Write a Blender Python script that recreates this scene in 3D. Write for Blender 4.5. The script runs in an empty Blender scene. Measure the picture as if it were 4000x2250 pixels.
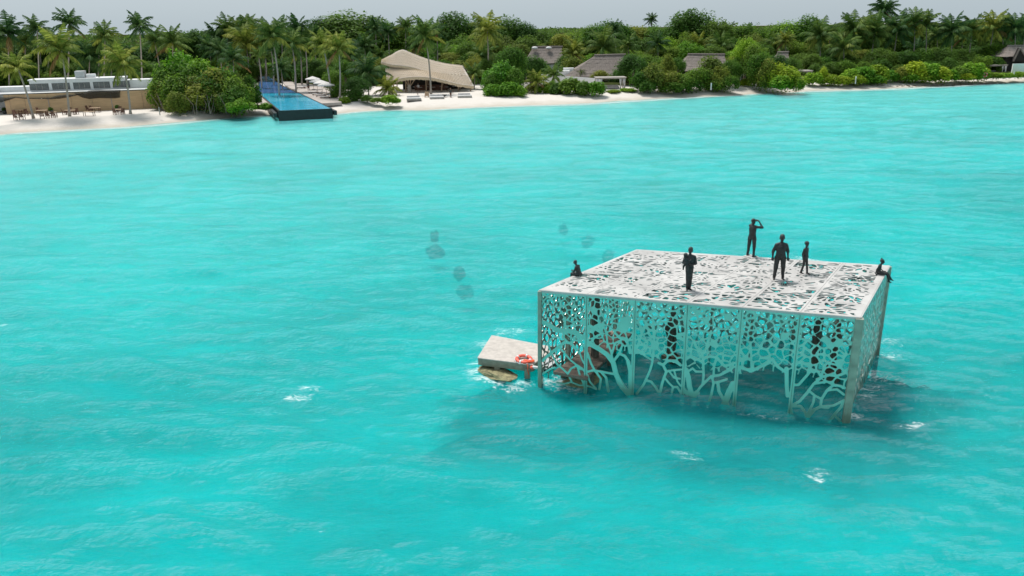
import bpy, math, random
import numpy as np
from mathutils import Vector, Matrix
from mathutils.geometry import intersect_line_plane
random.seed(7); RNG = np.random.RandomState(11)
S = bpy.context.scene; COL = S.collection
PI = math.pi
# ------------------------------------------------------------------ camera
H, FPX, PITCH, ROLL = 14.0, 3080.0, math.radians(18.4), math.radians(0.8)
_F = Vector((0, math.cos(PITCH), -math.sin(PITCH))); _U = Vector((0, math.sin(PITCH), math.cos(PITCH))); _R = Vector((1, 0, 0))
CR = _R*math.cos(ROLL) - _U*math.sin(ROLL); CU = _U*math.cos(ROLL) + _R*math.sin(ROLL)
CAM = Vector((0, 0, H))
cd = bpy.data.cameras.new('camera'); cam = bpy.data.objects.new('camera', cd); COL.objects.link(cam)
M = Matrix.Identity(4)
for i in range(3): M[i][0] = CR[i]; M[i][1] = CU[i]; M[i][2] = -_F[i]; M[i][3] = CAM[i]
cam.matrix_world = M
cd.sensor_width = 36; cd.lens = FPX/4000*36; cd.clip_start = .5; cd.clip_end = 8000
S.camera = cam
# ------------------------------------------------------------------ light
SUN_EL, SUN_ROT = math.radians(66), math.radians(-38)
w = bpy.data.worlds.new('World'); S.world = w; w.use_nodes = True
nt = w.node_tree; nt.nodes.clear()
sky = nt.nodes.new('ShaderNodeTexSky'); sky.sky_type = 'NISHITA'; sky.sun_disc = False
sky.sun_elevation = SUN_EL; sky.sun_rotation = SUN_ROT; sky.air_density = 1.0; sky.dust_density = 2.0; sky.ozone_density = 1.0
hs = nt.nodes.new('ShaderNodeHueSaturation'); hs.inputs['Saturation'].default_value = .30; hs.inputs['Value'].default_value = 1.0
bg = nt.nodes.new('ShaderNodeBackground'); bg.inputs[1].default_value = .15
ow = nt.nodes.new('ShaderNodeOutputWorld')
mxw = nt.nodes.new('ShaderNodeMixRGB'); mxw.inputs[0].default_value = .8; mxw.inputs[2].default_value = (3.3, 3.95, 4.35, 1)   # OVERCAST veil
nt.links.new(sky.outputs[0], hs.inputs['Color']); nt.links.new(hs.outputs[0], mxw.inputs[1]); nt.links.new(mxw.outputs[0], bg.inputs[0]); nt.links.new(bg.outputs[0], ow.inputs[0])
sl = bpy.data.lights.new('sun', 'SUN'); sl.energy = 4.2; sl.angle = math.radians(16.0); sl.color = (1, .96, .9)
so = bpy.data.objects.new('sun', sl); COL.objects.link(so)
sd = Vector((math.sin(SUN_ROT)*math.cos(SUN_EL), math.cos(SUN_ROT)*math.cos(SUN_EL), math.sin(SUN_EL)))
so.rotation_euler = sd.to_track_quat('Z', 'Y').to_euler(); so.location = (0, 0, 60)
S.view_settings.view_transform = 'Standard'; S.view_settings.look = 'None'; S.view_settings.gamma = 1
S.view_settings.exposure = 0.0; S.view_settings.use_curve_mapping = False

# ------------------------------------------------------------------ helpers
def ray(px, py): return _F*FPX + CR*(px-2000) + CU*(1125-py)
def at(px, py, z=0.0):
    d = ray(px, py); return CAM + d*((z-H)/d.z)
def atY(px, py, Y):
    d = ray(px, py); return CAM + d*(Y/d.y)
def tag(o, label=None, cat=None, group=None, kind=None):
    if label: o['label'] = label
    if cat: o['category'] = cat
    if group: o['group'] = group
    if kind: o['kind'] = kind
    return o
def empty(name, loc, label=None, cat=None, group=None, rz=0, rot=None, sc=1):
    o = bpy.data.objects.new(name, None); COL.objects.link(o); o.location = loc
    o.rotation_euler = rot if rot else (0, 0, rz); o.scale = (sc, sc, sc); o.empty_display_size = .3
    return tag(o, label, cat, group)
def mesh_obj(name, me, parent=None, loc=None, rot=None, sc=None):
    o = bpy.data.objects.new(name, me); COL.objects.link(o)
    if parent: o.parent = parent
    if loc is not None: o.location = loc
    if rot is not None: o.rotation_euler = rot
    if sc is not None: o.scale = sc
    return o
def pydata(name, v, f, mat, smooth=False):
    me = bpy.data.meshes.new(name); me.from_pydata([tuple(p) for p in v], [], f); me.materials.append(mat)
    if smooth: me.polygons.foreach_set('use_smooth', [True]*len(me.polygons))
    me.update(); return me
class MB:
    def __init__(s): s.v = []; s.f = []
    def add(s, vs, fs):
        n = len(s.v); s.v += [Vector(p) for p in vs]; s.f += [tuple(i+n for i in f) for f in fs]; return s
    def box(s, c, d, rz=0, rot=None):
        R = rot if rot is not None else Matrix.Rotation(rz, 3, 'Z'); c = Vector(c)
        vs = [c + R @ Vector((x*d[0]/2, y*d[1]/2, z*d[2]/2)) for x in (-1, 1) for y in (-1, 1) for z in (-1, 1)]
        return s.add(vs, [(0, 1, 3, 2), (4, 6, 7, 5), (0, 4, 5, 1), (2, 3, 7, 6), (0, 2, 6, 4), (1, 5, 7, 3)])
    def bar(s, a, b, wd, ht=None, up=Vector((0, 0, 1))):
        a = Vector(a); b = Vector(b); ht = ht or wd; d = b-a; L = d.length; d.normalize()
        if abs(d.dot(up)) > .98: up = Vector((0, 1, 0))
        x = d.cross(up).normalized(); y = x.cross(d)
        vs = [p + x*(i*wd/2) + y*(j*ht/2) for p in (a, b) for i, j in ((-1, -1), (1, -1), (1, 1), (-1, 1))]
        return s.add(vs, [(3, 2, 1, 0), (4, 5, 6, 7), (0, 1, 5, 4), (1, 2, 6, 5), (2, 3, 7, 6), (3, 0, 4, 7)])
    def tube(s, pts, rad, n=8, cap=True):
        pts = [Vector(p) for p in pts]; rad = rad if isinstance(rad, (list, tuple)) else [rad]*len(pts)
        base = len(s.v); px = None
        for i, p in enumerate(pts):
            d = (pts[min(i+1, len(pts)-1)] - pts[max(i-1, 0)]).normalized()
            if px is None:
                px = d.cross(Vector((0, 0, 1)) if abs(d.z) < .9 else Vector((0, 1, 0))).normalized()
            px = (px - d*px.dot(d)).normalized(); py = d.cross(px)
            for k in range(n):
                t = 2*PI*k/n; s.v.append(p + (px*math.cos(t) + py*math.sin(t))*rad[i])
        for i in range(len(pts)-1):
            for k in range(n):
                a = base+i*n+k; b = base+i*n+(k+1) % n; s.f.append((a, b, b+n, a+n))
        if cap:
            s.f.append(tuple(base+k for k in range(n))[::-1]); s.f.append(tuple(base+(len(pts)-1)*n+k for k in range(n)))
        return s
    def ball(s, c, r, seg=12, rings=8, R=None):
        c = Vector(c); r = (r, r, r) if isinstance(r, (int, float)) else r; R = R or Matrix.Identity(3)
        vs = [c + R @ Vector((0, 0, r[2]))]
        for i in range(1, rings):
            a = PI*i/rings
            for k in range(seg):
                t = 2*PI*k/seg; vs.append(c + R @ Vector((r[0]*math.sin(a)*math.cos(t), r[1]*math.sin(a)*math.sin(t), r[2]*math.cos(a))))
        vs.append(c - R @ Vector((0, 0, r[2])))
        fs = [(0, 1+k, 1+(k+1) % seg) for k in range(seg)]
        for i in range(rings-2):
            for k in range(seg):
                a = 1+i*seg+k; b = 1+i*seg+(k+1) % seg; fs.append((a, a+seg, b+seg, b))
        n = 1+(rings-2)*seg
        fs += [(n+k, len(vs)-1, n+(k+1) % seg) for k in range(seg)]
        return s.add(vs, fs)
    def limb(s, a, b, r0, r1, n=12):
        a = Vector(a); b = Vector(b); d = (b-a).normalized()
        pts = []; rr = []
        for t in (0.02, .15, .4, .75, 1): ang = t*PI/2; pts.append(a - d*r0*math.cos(ang)); rr.append(max(r0*math.sin(ang), .001))
        for t in (1, .75, .4, .15, .02): ang = t*PI/2; pts.append(b + d*r1*math.cos(ang)); rr.append(max(r1*math.sin(ang), .001))
        return s.tube(pts, rr, n)
    def loft(s, rings, n=16):   # rings: (center, rx, ry, yaw)
        base = len(s.v)
        for c, rx, ry, yaw in rings:
            c = Vector(c); R = Matrix.Rotation(yaw, 3, 'Z')
            for k in range(n):
                t = 2*PI*k/n; cx, sx = math.cos(t), math.sin(t)
                s.v.append(c + R @ Vector((rx*math.copysign(abs(cx)**.8, cx), ry*math.copysign(abs(sx)**.8, sx), 0)))
        for i in range(len(rings)-1):
            for k in range(n):
                a = base+i*n+k; b = base+i*n+(k+1) % n; s.f.append((a, b, b+n, a+n))
        s.f.append(tuple(base+k for k in range(n))[::-1]); s.f.append(tuple(base+(len(rings)-1)*n+k for k in range(n)))
        return s
    def mesh(s, name, mat, smooth=False): return pydata(name, s.v, s.f, mat, smooth)
    def obj(s, name, mat, parent=None, smooth=False, origin=None, bevel=0):
        if origin is not None:
            o3 = Vector(origin); s.v = [p-o3 for p in s.v]
        o = mesh_obj(name, s.mesh(name, mat, smooth), parent, origin)
        if bevel:
            b = o.modifiers.new('bevel', 'BEVEL'); b.width = bevel; b.segments = 2; b.limit_method = 'ANGLE'
        return o
# ------------------------------------------------------------------ materials
def mat(name, col, rough=.7, metal=0, var=.0, vscale=3.0, bump=0, bscale=20, col2=None, spec=.5, detail=4, stretch=None, rand=0, tide=False):
    m = bpy.data.materials.new(name); m.use_nodes = True; n = m.node_tree.nodes; L = m.node_tree.links
    b = n['Principled BSDF']; b.inputs['Roughness'].default_value = rough; b.inputs['Metallic'].default_value = metal
    b.inputs['Specular IOR Level'].default_value = spec
    c = tuple(col)+(1,)
    geo = n.new('ShaderNodeNewGeometry'); mp = n.new('ShaderNodeMapping'); L.new(geo.outputs['Position'], mp.inputs[0])
    if stretch: mp.inputs['Scale'].default_value = stretch
    out = None
    if var or col2:
        nz = n.new('ShaderNodeTexNoise'); nz.inputs['Scale'].default_value = vscale; nz.inputs['Detail'].default_value = detail; L.new(mp.outputs[0], nz.inputs[0])
        r = n.new('ShaderNodeValToRGB'); L.new(nz.outputs[0], r.inputs[0])
        r.color_ramp.elements[0].position = .32; r.color_ramp.elements[1].position = .68
        a = col2 if col2 else tuple(x*(1-var) for x in col)
        bb = col if col2 else tuple(min(1, x*(1+var)) for x in col)
        r.color_ramp.elements[0].color = tuple(a)+(1,); r.color_ramp.elements[1].color = tuple(bb)+(1,)
        out = r.outputs[0]
        if rand:
            oi = n.new('ShaderNodeObjectInfo'); mr = n.new('ShaderNodeMapRange'); L.new(oi.outputs['Random'], mr.inputs[0])
            mr.inputs[3].default_value = 1-rand; mr.inputs[4].default_value = 1+rand
            h = n.new('ShaderNodeHueSaturation'); L.new(mr.outputs[0], h.inputs['Value']); L.new(out, h.inputs['Color']); out = h.outputs[0]
        L.new(out, b.inputs['Base Color'])
    else: b.inputs['Base Color'].default_value = c
    if tide:
        sp = n.new('ShaderNodeSeparateXYZ'); L.new(geo.outputs['Position'], sp.inputs[0]); nq = n.new('ShaderNodeTexNoise'); nq.inputs['Scale'].default_value = 5; nq.inputs['Detail'].default_value = 5
        mq = n.new('ShaderNodeMath'); mq.operation = 'MULTIPLY_ADD'; L.new(nq.outputs[0], mq.inputs[0]); mq.inputs[1].default_value = -.5; L.new(sp.outputs['Z'], mq.inputs[2])
        mr2 = n.new('ShaderNodeMapRange'); mr2.inputs[1].default_value = -.2; mr2.inputs[2].default_value = .2; mr2.inputs[3].default_value = .42; mr2.inputs[4].default_value = 0; L.new(mq.outputs[0], mr2.inputs[0])
        mz = n.new('ShaderNodeMixRGB'); L.new(mr2.outputs[0], mz.inputs[0]); mz.inputs[2].default_value = (.06, .075, .035, 1)
        if out is not None: L.new(out, mz.inputs[1])
        else: mz.inputs[1].default_value = c
        L.new(mz.outputs[0], b.inputs['Base Color'])
    if bump:
        nb = n.new('ShaderNodeTexNoise'); nb.inputs['Scale'].default_value = bscale; nb.inputs['Detail'].default_value = 3; L.new(mp.outputs[0], nb.inputs[0])
        bp = n.new('ShaderNodeBump'); bp.inputs['Strength'].default_value = bump; bp.inputs['Distance'].default_value = .05
        L.new(nb.outputs[0], bp.inputs['Height']); L.new(bp.outputs[0], b.inputs['Normal'])
    return m
def leafmat(name, c1, c2, c3, trans=.3, rand=.18):
    """leaf colour varies from leaf to leaf and tree to tree"""
    m = bpy.data.materials.new(name); m.use_nodes = True; n = m.node_tree.nodes; L = m.node_tree.links
    b = n['Principled BSDF']; b.inputs['Roughness'].default_value = .6; b.inputs['Specular IOR Level'].default_value = .2
    g = n.new('ShaderNodeNewGeometry'); oi = n.new('ShaderNodeObjectInfo')
    r = n.new('ShaderNodeValToRGB'); L.new(g.outputs['Random Per Island'], r.inputs[0])
    e = r.color_ramp.elements; e[0].color = c1+(1,); e[1].color = c3+(1,); x = e.new(.55); x.color = c2+(1,)
    h = n.new('ShaderNodeHueSaturation'); L.new(r.outputs[0], h.inputs['Color'])
    mr = n.new('ShaderNodeMapRange'); L.new(oi.outputs['Random'], mr.inputs[0]); mr.inputs[3].default_value = 1-rand*1.5; mr.inputs[4].default_value = 1+rand*1.5
    L.new(mr.outputs[0], h.inputs['Value'])
    mh = n.new('ShaderNodeMapRange'); L.new(oi.outputs['Random'], mh.inputs[0]); mh.inputs[3].default_value = .5+.025; mh.inputs[4].default_value = .5-.02
    L.new(mh.outputs[0], h.inputs['Hue'])
    L.new(h.outputs[0], b.inputs['Base Color'])
    t = n.new('ShaderNodeBsdfTranslucent'); L.new(h.outputs[0], t.inputs[0])
    mx = n.new('ShaderNodeMixShader'); mx.inputs[0].default_value = trans
    L.new(b.outputs[0], mx.inputs[1]); L.new(t.outputs[0], mx.inputs[2]); L.new(mx.outputs[0], n['Material Output'].inputs[0])
    return m
M_steel = mat('perforated_steel', (.58, .63, .56), .33, .86, .06, 1.5, .05, 30, tide=True)
M_roofsteel = mat('salt_dulled_steel', (.48, .465, .45), .55, .12, .17, .9, .05, 30)
M_post = mat('post_steel', (.33, .35, .29), .45, .4, .2, 3, .15, 30, tide=True)
M_darksteel = mat('dark_frame', (.06, .065, .06), .6, .3, .3, 3)
M_bronze = mat('black_bronze', (.016, .017, .018), .45, .0, .7, 9, .25, 40)
M_brown = mat('weathered_figure', (.10, .085, .068), .8, 0, .5, 4, .3, 20, tide=True)
M_conc = mat('pale_concrete', (.47, .43, .395), .85, 0, .13, 5, .25, 30, detail=8)
M_concedge = mat('concrete_edge', (.27, .26, .21), .85, 0, .2, 5, .25, 30, tide=True)
M_deck = mat('wet_deck', (.17, .125, .10), .6, 0, .35, 4, .3, 20, tide=True)
M_red = mat('buoy_red', (.75, .11, .07), .45)
M_white = mat('white_paint', (.70, .70, .70), .6, 0, .05, 2)
M_rope = mat('orange_rope', (.75, .10, .03), .7)
M_rock = mat('reef_rock', (.24, .22, .12), .85, 0, .5, 6, .6, 10)
M_boulder = mat('boulder_stone', (.42, .34, .23), .85, 0, .3, 3, .5, 8)
M_coral = mat('coral_dark', (.40, .38, .29), .9, 0, 0, 3.5, .5, 4, col2=(.10, .105, .07))
M_reefshade = mat('reef_shade', (.05, .075, .05), .95, 0, 0, 1.2, .5, 4, col2=(.015, .03, .028))  # near-black tones carry the painted shade under the pavilion
_n = M_reefshade.node_tree.nodes; _L = M_reefshade.node_tree.links; _a = _n.new('ShaderNodeAttribute'); _a.attribute_name = 'shade_cover'; _nz = _n.new('ShaderNodeTexNoise'); _nz.inputs['Scale'].default_value = 1.3; _nz.inputs['Detail'].default_value = 5
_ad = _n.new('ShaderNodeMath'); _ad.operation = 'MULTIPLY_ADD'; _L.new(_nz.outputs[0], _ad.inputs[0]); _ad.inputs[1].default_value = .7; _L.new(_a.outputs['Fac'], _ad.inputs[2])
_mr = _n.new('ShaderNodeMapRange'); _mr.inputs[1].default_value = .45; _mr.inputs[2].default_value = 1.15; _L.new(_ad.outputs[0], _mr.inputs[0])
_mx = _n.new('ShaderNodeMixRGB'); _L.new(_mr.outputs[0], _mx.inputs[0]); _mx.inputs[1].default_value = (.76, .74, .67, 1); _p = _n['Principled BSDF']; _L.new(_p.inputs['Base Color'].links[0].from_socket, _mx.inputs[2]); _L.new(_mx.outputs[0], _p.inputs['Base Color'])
M_trunk = mat('palm_trunk', (.33, .29, .25), .85, 0, .25, 4, .3, 12, stretch=(1, 1, 4), rand=.15)
M_bark = mat('bark', (.16, .125, .10), .9, 0, .3, 4)
M_thatch = mat('new_thatch', (.68, .61, .545), .9, 0, .0, 1.6, .9, 5, col2=(.52, .46, .40), stretch=(3, 3, 1))
M_thatchold = mat('old_thatch', (.25, .215, .195), .95, 0, 0, 2.5, .9, 6, col2=(.15, .125, .11), stretch=(2, 2, 1))
M_eave = mat('thatch_fringe', (.62, .49, .34), .95, 0, .35, 8, .5, 10)
M_tan = mat('tan_reed', (.52, .36, .21), .85, 0, .10, .7, .2, 30, stretch=(1, 1, 8))
M_roofgrey = mat('pale_roof_membrane', (.46, .47, .47), .8, 0, .15, .6)
M_glassdark = mat('window_dark', (.05, .055, .08), .25)
M_equip = mat('galvanised_metal', (.45, .46, .47), .5, .3, .1)
M_wood = mat('brown_wood', (.12, .055, .035), .7, 0, .3, 6)
M_woodlight = mat('light_wood', (.42, .30, .20), .7, 0, .2, 6)
M_greywood = mat('silvered_wood', (.36, .33, .30), .85, 0, .2, 4, .3, 12)
M_black = mat('black_tile', (.010, .014, .016), .35, 0, .3, 2)
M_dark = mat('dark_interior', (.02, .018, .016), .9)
M_fabric = mat('white_fabric', (.58, .56, .55), .9, 0, .05, 3)
M_cushion = mat('grey_cushion', (.45, .43, .42), .9)
M_bluep = mat('blue_sign', (.03, .06, .25), .6)
M_skin = mat('skin', (.22, .12, .08), .6)
M_poolfar = mat('pool_deep_tile', (.05, .14, .36), .15, 0, .3, .8, .25, 2, spec=.4)
M_poolnear = mat('pool_light_tile', (.035, .43, .66), .12, 0, .18, .6, .3, 2, spec=.4)
M_poolpad = mat('pool_ledge_tile', (.10, .50, .70), .12, 0, .08, .8, .15, 2, spec=.3)
M_pooldeck = mat('pool_deck_stone', (.40, .35, .32), .85, 0, .1, 2)
M_weed = mat('dry_seaweed', (.12, .085, .06), .9)
LF = {
 'dark':   leafmat('leaf_dark',  (.042, .098, .013), (.088, .18, .022), (.11, .22, .034), .5),
 'mid':    leafmat('leaf_mid',   (.048, .110, .012), (.105, .215, .022), (.19, .33, .036), .5),
 'olive':  leafmat('leaf_olive', (.085, .120, .016), (.17, .225, .03), (.29, .34, .055), .48),
 'bright': leafmat('leaf_bright',(.075, .18, .010), (.16, .33, .018), (.28, .48, .035), .38),
 'lime':   leafmat('leaf_lime',  (.13, .21, .010), (.27, .38, .020), (.42, .53, .04), .38),
}
PF = {
 'dark':   leafmat('frond_dark',  (.028, .075, .020), (.050, .12, .028), (.09, .17, .04), .3),
 'green':  leafmat('frond_green', (.055, .11, .020), (.10, .175, .032), (.16, .24, .05), .3),
 'yellow': leafmat('frond_yellow',(.11, .15, .02), (.20, .25, .035), (.33, .36, .07), .3),
 'brown':  leafmat('frond_brown', (.16, .10, .03), (.26, .17, .06), (.36, .26, .11), .3),
}
# ------------------------------------------------------------------ shore line and terrain
SH = [(-900, 700), (-400, 590), (0, 522), (135, 514), (348, 502), (580, 488), (793, 470), (909, 456), (1064, 446), (1190, 448), (1308, 446), (1400, 435), (1482, 430), (1675, 428), (1868, 418),
      (2055, 411), (2248, 405), (2480, 391), (2700, 380), (2949, 367), (3140, 357), (3390, 350), (3581, 341), (3771, 332), (4000, 318), (4300, 303)]
SP = [at(a, b) for a, b in SH]
SX = np.array([-3000.]+[p.x for p in SP]+[3000.]); SY = np.array([SP[0].y-300]+[p.y for p in SP]+[SP[-1].y+900.])
def shore(x):
    x = np.asarray(x, float); return (np.interp(x-1.5, SX, SY)+np.interp(x, SX, SY)+np.interp(x+1.5, SX, SY))/3
GZ = 1.1
def ground_z(d): return np.where(d < 0, np.maximum(-2.8, d*.07-.02), np.minimum(GZ, d*.15))
def grid_mesh(name, X, Y, Z, m, attrs=None):
    ny, nx = X.shape; me = bpy.data.meshes.new(name)
    me.vertices.add(nx*ny); me.vertices.foreach_set('co', np.stack([X, Y, Z], -1).reshape(-1).astype(np.float32))
    i = np.arange(ny-1)[:, None]*nx+np.arange(nx-1)[None]; q = np.stack([i, i+1, i+nx+1, i+nx], -1).reshape(-1)
    nf = (nx-1)*(ny-1); me.loops.add(nf*4); me.loops.foreach_set('vertex_index', q.astype(np.int32))
    me.polygons.add(nf); me.polygons.foreach_set('loop_start', (np.arange(nf)*4).astype(np.int32)); me.polygons.foreach_set('loop_total', np.full(nf, 4, np.int32))
    me.polygons.foreach_set('use_smooth', np.ones(nf, bool)); me.materials.append(m); me.update(calc_edges=True)
    for k, a in (attrs or {}).items():
        at_ = me.attributes.new(k, 'FLOAT', 'POINT'); at_.data.foreach_set('value', a.reshape(-1).astype(np.float32))
    return me
def vnoise(x, y, seed=0):
    r = np.random.RandomState(seed); T = r.rand(64, 64); xi = np.floor(x).astype(int); yi = np.floor(y).astype(int); fx = x-xi; fy = y-yi
    fx = fx*fx*(3-2*fx); fy = fy*fy*(3-2*fy); g = lambda a, b: T[a % 64, b % 64]
    return (g(xi, yi)*(1-fx)+g(xi+1, yi)*fx)*(1-fy)+(g(xi, yi+1)*(1-fx)+g(xi+1, yi+1)*fx)*fy
# sand material
M_sand = bpy.data.materials.new('sand'); M_sand.use_nodes = True
n = M_sand.node_tree.nodes; L = M_sand.node_tree.links; b = n['Principled BSDF']; b.inputs['Roughness'].default_value = .9
g = n.new('ShaderNodeNewGeometry'); sx = n.new('ShaderNodeSeparateXYZ'); L.new(g.outputs['Position'], sx.inputs[0])
nz = n.new('ShaderNodeTexNoise'); nz.inputs['Scale'].default_value = .35; nz.inputs['Detail'].default_value = 6; L.new(g.outputs['Position'], nz.inputs[0])
ma = n.new('ShaderNodeMath'); ma.operation = 'MULTIPLY_ADD'; L.new(nz.outputs[0], ma.inputs[0]); ma.inputs[1].default_value = .75; L.new(sx.outputs['Z'], ma.inputs[2])
r = n.new('ShaderNodeValToRGB'); L.new(ma.outputs[0], r.inputs[0]); e = r.color_ramp.elements
e[0].position = .0; e[0].color = (.76, .74, .67, 1); e[1].position = .88; e[1].color = (.60, .555, .51, 1); _w = e.new(.36); _w.color = (.43, .385, .32, 1); L.new(r.outputs[0], b.inputs['Base Color'])
nb = n.new('ShaderNodeTexNoise'); nb.inputs['Scale'].default_value = 1.5; nb.inputs['Detail'].default_value = 5; L.new(g.outputs['Position'], nb.inputs[0])
bp = n.new('ShaderNodeBump'); bp.inputs['Strength'].default_value = .5; bp.inputs['Distance'].default_value = .2; L.new(nb.outputs[0], bp.inputs['Height']); L.new(bp.outputs[0], b.inputs['Normal'])
xs = np.concatenate([[-3000, -1500, -700, -350, -200], np.arange(-140, 200, 1.5), [240, 300, 450, 800, 1500, 3000]])
ds = np.concatenate([[-900, -400, -200, -120, -80, -50, -35, -28, -20, -14, -10, -7, -5, -3.5], np.arange(-2.5, 12, .5), [14, 17, 20, 26, 35, 60, 120, 300, 1000, 3000]])
X, D = np.meshgrid(xs, ds); Z = ground_z(D) + (vnoise(X*.25+9, D*.4, 3)-.5)*.22*np.exp(-((D-6)/9)**2)
tag(mesh_obj('beach', grid_mesh('beach', X, shore(X)+D, Z, M_sand)), kind='structure')
# ------------------------------------------------------------------ water
CUBE_H = 3.97
QA, QB, QC, QD = [at(a, b_, CUBE_H) for a, b_ in ((2107, 1132), (3362, 1239), (3475, 1037), (2488, 974))]
def wave_field(X, Y, step):
    rs = np.random.RandomState(5); Z = np.zeros_like(X)
    for k in range(90):
        lam = .45*(17/.45)**(k/89.0); amp = .0105*lam**.72*(.6+.8*rs.rand())*(1.15 if lam < 1.5 else 1.15 if lam < 8 else .7)
        th = math.radians(-96)+rs.normal()*(.62 if lam < 1.5 else .34); kk = 2*PI/lam
        damp = np.clip(lam/(step*3.0)-1, 0, 1)
        ph = kk*(X*math.cos(th)+Y*math.sin(th))+rs.rand()*6.28+1.5*vnoise(X/(lam*2.5)+k, Y/(lam*2.5), k)
        Z += damp*amp*(1.0-2*np.abs(np.sin(ph/2))**1.25+.15)*.72
    return Z
def grow(a, b_, s0, g_):
    out = [a]; s = s0
    while out[-1] < b_: out.append(out[-1]+s); s *= g_
    return out
xr = grow(40, 200, .25, 1.028)+[260, 400, 800, 1600, 3000]; xl = [-q for q in (grow(26, 150, .25, 1.028)+[220, 400, 800, 1600, 3000])][::-1]
xs = np.array(xl[:-1]+list(np.arange(-26, 40, .22))+xr)
ys = np.array([-400, -100, -30, -5, 4, 8, 11]+list(np.arange(13, 55, .18))+grow(55, 125, .2, 1.008)[1:]+list(np.arange(125.6, 225, .75))+[240, 300, 500, 1000])
X, Y = np.meshgrid(xs, ys)
stp = np.maximum(np.gradient(xs)[None, :]*.7, np.gradient(ys)[:, None])
D = Y-shore(X)
calm = np.clip(-D/25, .12, 1)
Zw = wave_field(X, Y, stp)*calm
foam = np.zeros_like(X)
def foam_spot(px, py, r, k=1.0, el=1.6):
    p = at(px, py); foam[:] = np.maximum(foam, k*np.exp(-(((X-p.x)/(r*el))**2+((Y-p.y)/r)**2)))
for px, py, rr, k in ((1165, 1540, .55, .9), (1205, 1500, .5, .85), (3570, 1650, .35, .95), (2675, 1760, .4, .75), (2710, 1795, .45, .75), (3185, 1880, .35, .85), (3200, 1850, .3, .8),
                      (3170, 1005, .8, 1.0), (3150, 1000, .6, 1.0), (3345, 1610, .35, .9), (3390, 1500, .6, .8), (3430, 1440, .7, .8), (3470, 1380, .6, .8), (3520, 1470, .5, .7), (3380, 1550, .5, .8), (3480, 1330, .6, .7),
                      (1870, 1400, .5, .9), (1858, 1440, .5, .85), (1890, 1345, .5, .85), (1990, 1300, .8, .7), (1900, 1465, .6, .95), (1960, 1475, .6, .9), (2010, 1490, .5, .9), (2060, 1478, .35, .8), (2160, 1475, .5, 1.0), (2200, 1482, .5, 1.0), (2250, 1490, .5, .9), (2260, 533, 1.2, .8), (2310, 570, 1, .6),
                      (0, 1250, .4, .8), (1100, 1765, .15, .8), (3280, 1600, .25, .6), (1260, 2050, .1, .8), (2730, 1680, .12, .8)):
    foam_spot(px, py, rr, k)
for i in range(60):
    t = i/59; px_, py_ = 2110+t*1200, 1478+t*172
    if i % 3 == 0 or i in (1, 28, 40, 44, 58): foam_spot(px_, py_+6, .20, .62, 2.0)
foam = np.maximum(foam, .95*np.exp(-(np.abs(D+1.0+.8*np.sin(X*.09))/2.4)**2))
foam = np.maximum(foam, .46*np.exp(-(np.abs(D+3.2+1.5*np.sin(X*.12))/.6)**2))
M_sea = bpy.data.materials.new('sea_water'); M_sea.use_nodes = True
n = M_sea.node_tree.nodes; L = M_sea.node_tree.links; n.clear()
out = n.new('ShaderNodeOutputMaterial'); g = n.new('ShaderNodeNewGeometry')
da = n.new('ShaderNodeAttribute'); da.attribute_name = 'shore_distance'; fa = n.new('ShaderNodeAttribute'); fa.attribute_name = 'foam'
def mrange(src, a, b_, c, d_, sm=False):
    q = n.new('ShaderNodeMapRange'); q.inputs[1].default_value = a; q.inputs[2].default_value = b_; q.inputs[3].default_value = c; q.inputs[4].default_value = d_
    if sm: q.interpolation_type = 'SMOOTHSTEP'
    L.new(src, q.inputs[0]); return q.outputs[0]
big = n.new('ShaderNodeTexNoise'); big.inputs['Scale'].default_value = .055; big.inputs['Detail'].default_value = 5; L.new(g.outputs['Position'], big.inputs[0])
rp = n.new('ShaderNodeValToRGB'); L.new(big.outputs[0], rp.inputs[0]); e = rp.color_ramp.elements
e[0].position = .38; e[0].color = (.0, .40, .44, 1); e[1].position = .60; e[1].color = (.0, .65, .69, 1)
mps = n.new('ShaderNodeMapping'); L.new(g.outputs['Position'], mps.inputs[0]); mps.inputs['Scale'].default_value = (.30, .95, 1); mps.inputs['Rotation'].default_value = (0, 0, .12)
ns = n.new('ShaderNodeTexNoise'); ns.inputs['Scale'].default_value = .8; ns.inputs['Detail'].default_value = 8; ns.inputs['Roughness'].default_value = .68; ns.inputs['Distortion'].default_value = .5; L.new(mps.outputs[0], ns.inputs[0])
def streaked(col, lo):  # darker streaks in the water colour stand in for wave shading
    q = n.new('ShaderNodeMixRGB'); q.blend_type = 'MULTIPLY'; q.inputs[0].default_value = 1
    v = mrange(ns.outputs[0], .34, .60, lo, 1.0); cc_ = n.new('ShaderNodeCombineXYZ'); v2 = mrange(ns.outputs[0], .30, .5, lo-.1, 1.0)
    L.new(v2, cc_.inputs[0]); L.new(v, cc_.inputs[1]); L.new(v, cc_.inputs[2]); L.new(col, q.inputs[1]); L.new(cc_.outputs[0], q.inputs[2]); return q.outputs[0]
mc = n.new('ShaderNodeMixRGB'); shal = mrange(da.outputs['Fac'], -115, -1, 0, 1); L.new(shal, mc.inputs[0]); L.new(rp.outputs[0], mc.inputs[1]); mc.inputs[2].default_value = (.18, .78, .82, 1)
mp = n.new('ShaderNodeMapping'); L.new(g.outputs['Position'], mp.inputs[0]); mp.inputs['Scale'].default_value = (.55, 1.2, 1)
n1 = n.new('ShaderNodeTexNoise'); n1.inputs['Scale'].default_value = 4.0; n1.inputs['Detail'].default_value = 8; n1.inputs['Roughness'].default_value = .68; n1.inputs['Distortion'].default_value = .6; L.new(mp.outputs[0], n1.inputs[0])
bp = n.new('ShaderNodeBump'); bp.inputs['Strength'].default_value = .8; bp.inputs['Distance'].default_value = .25; L.new(n1.outputs[0], bp.inputs['Height'])
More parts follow.
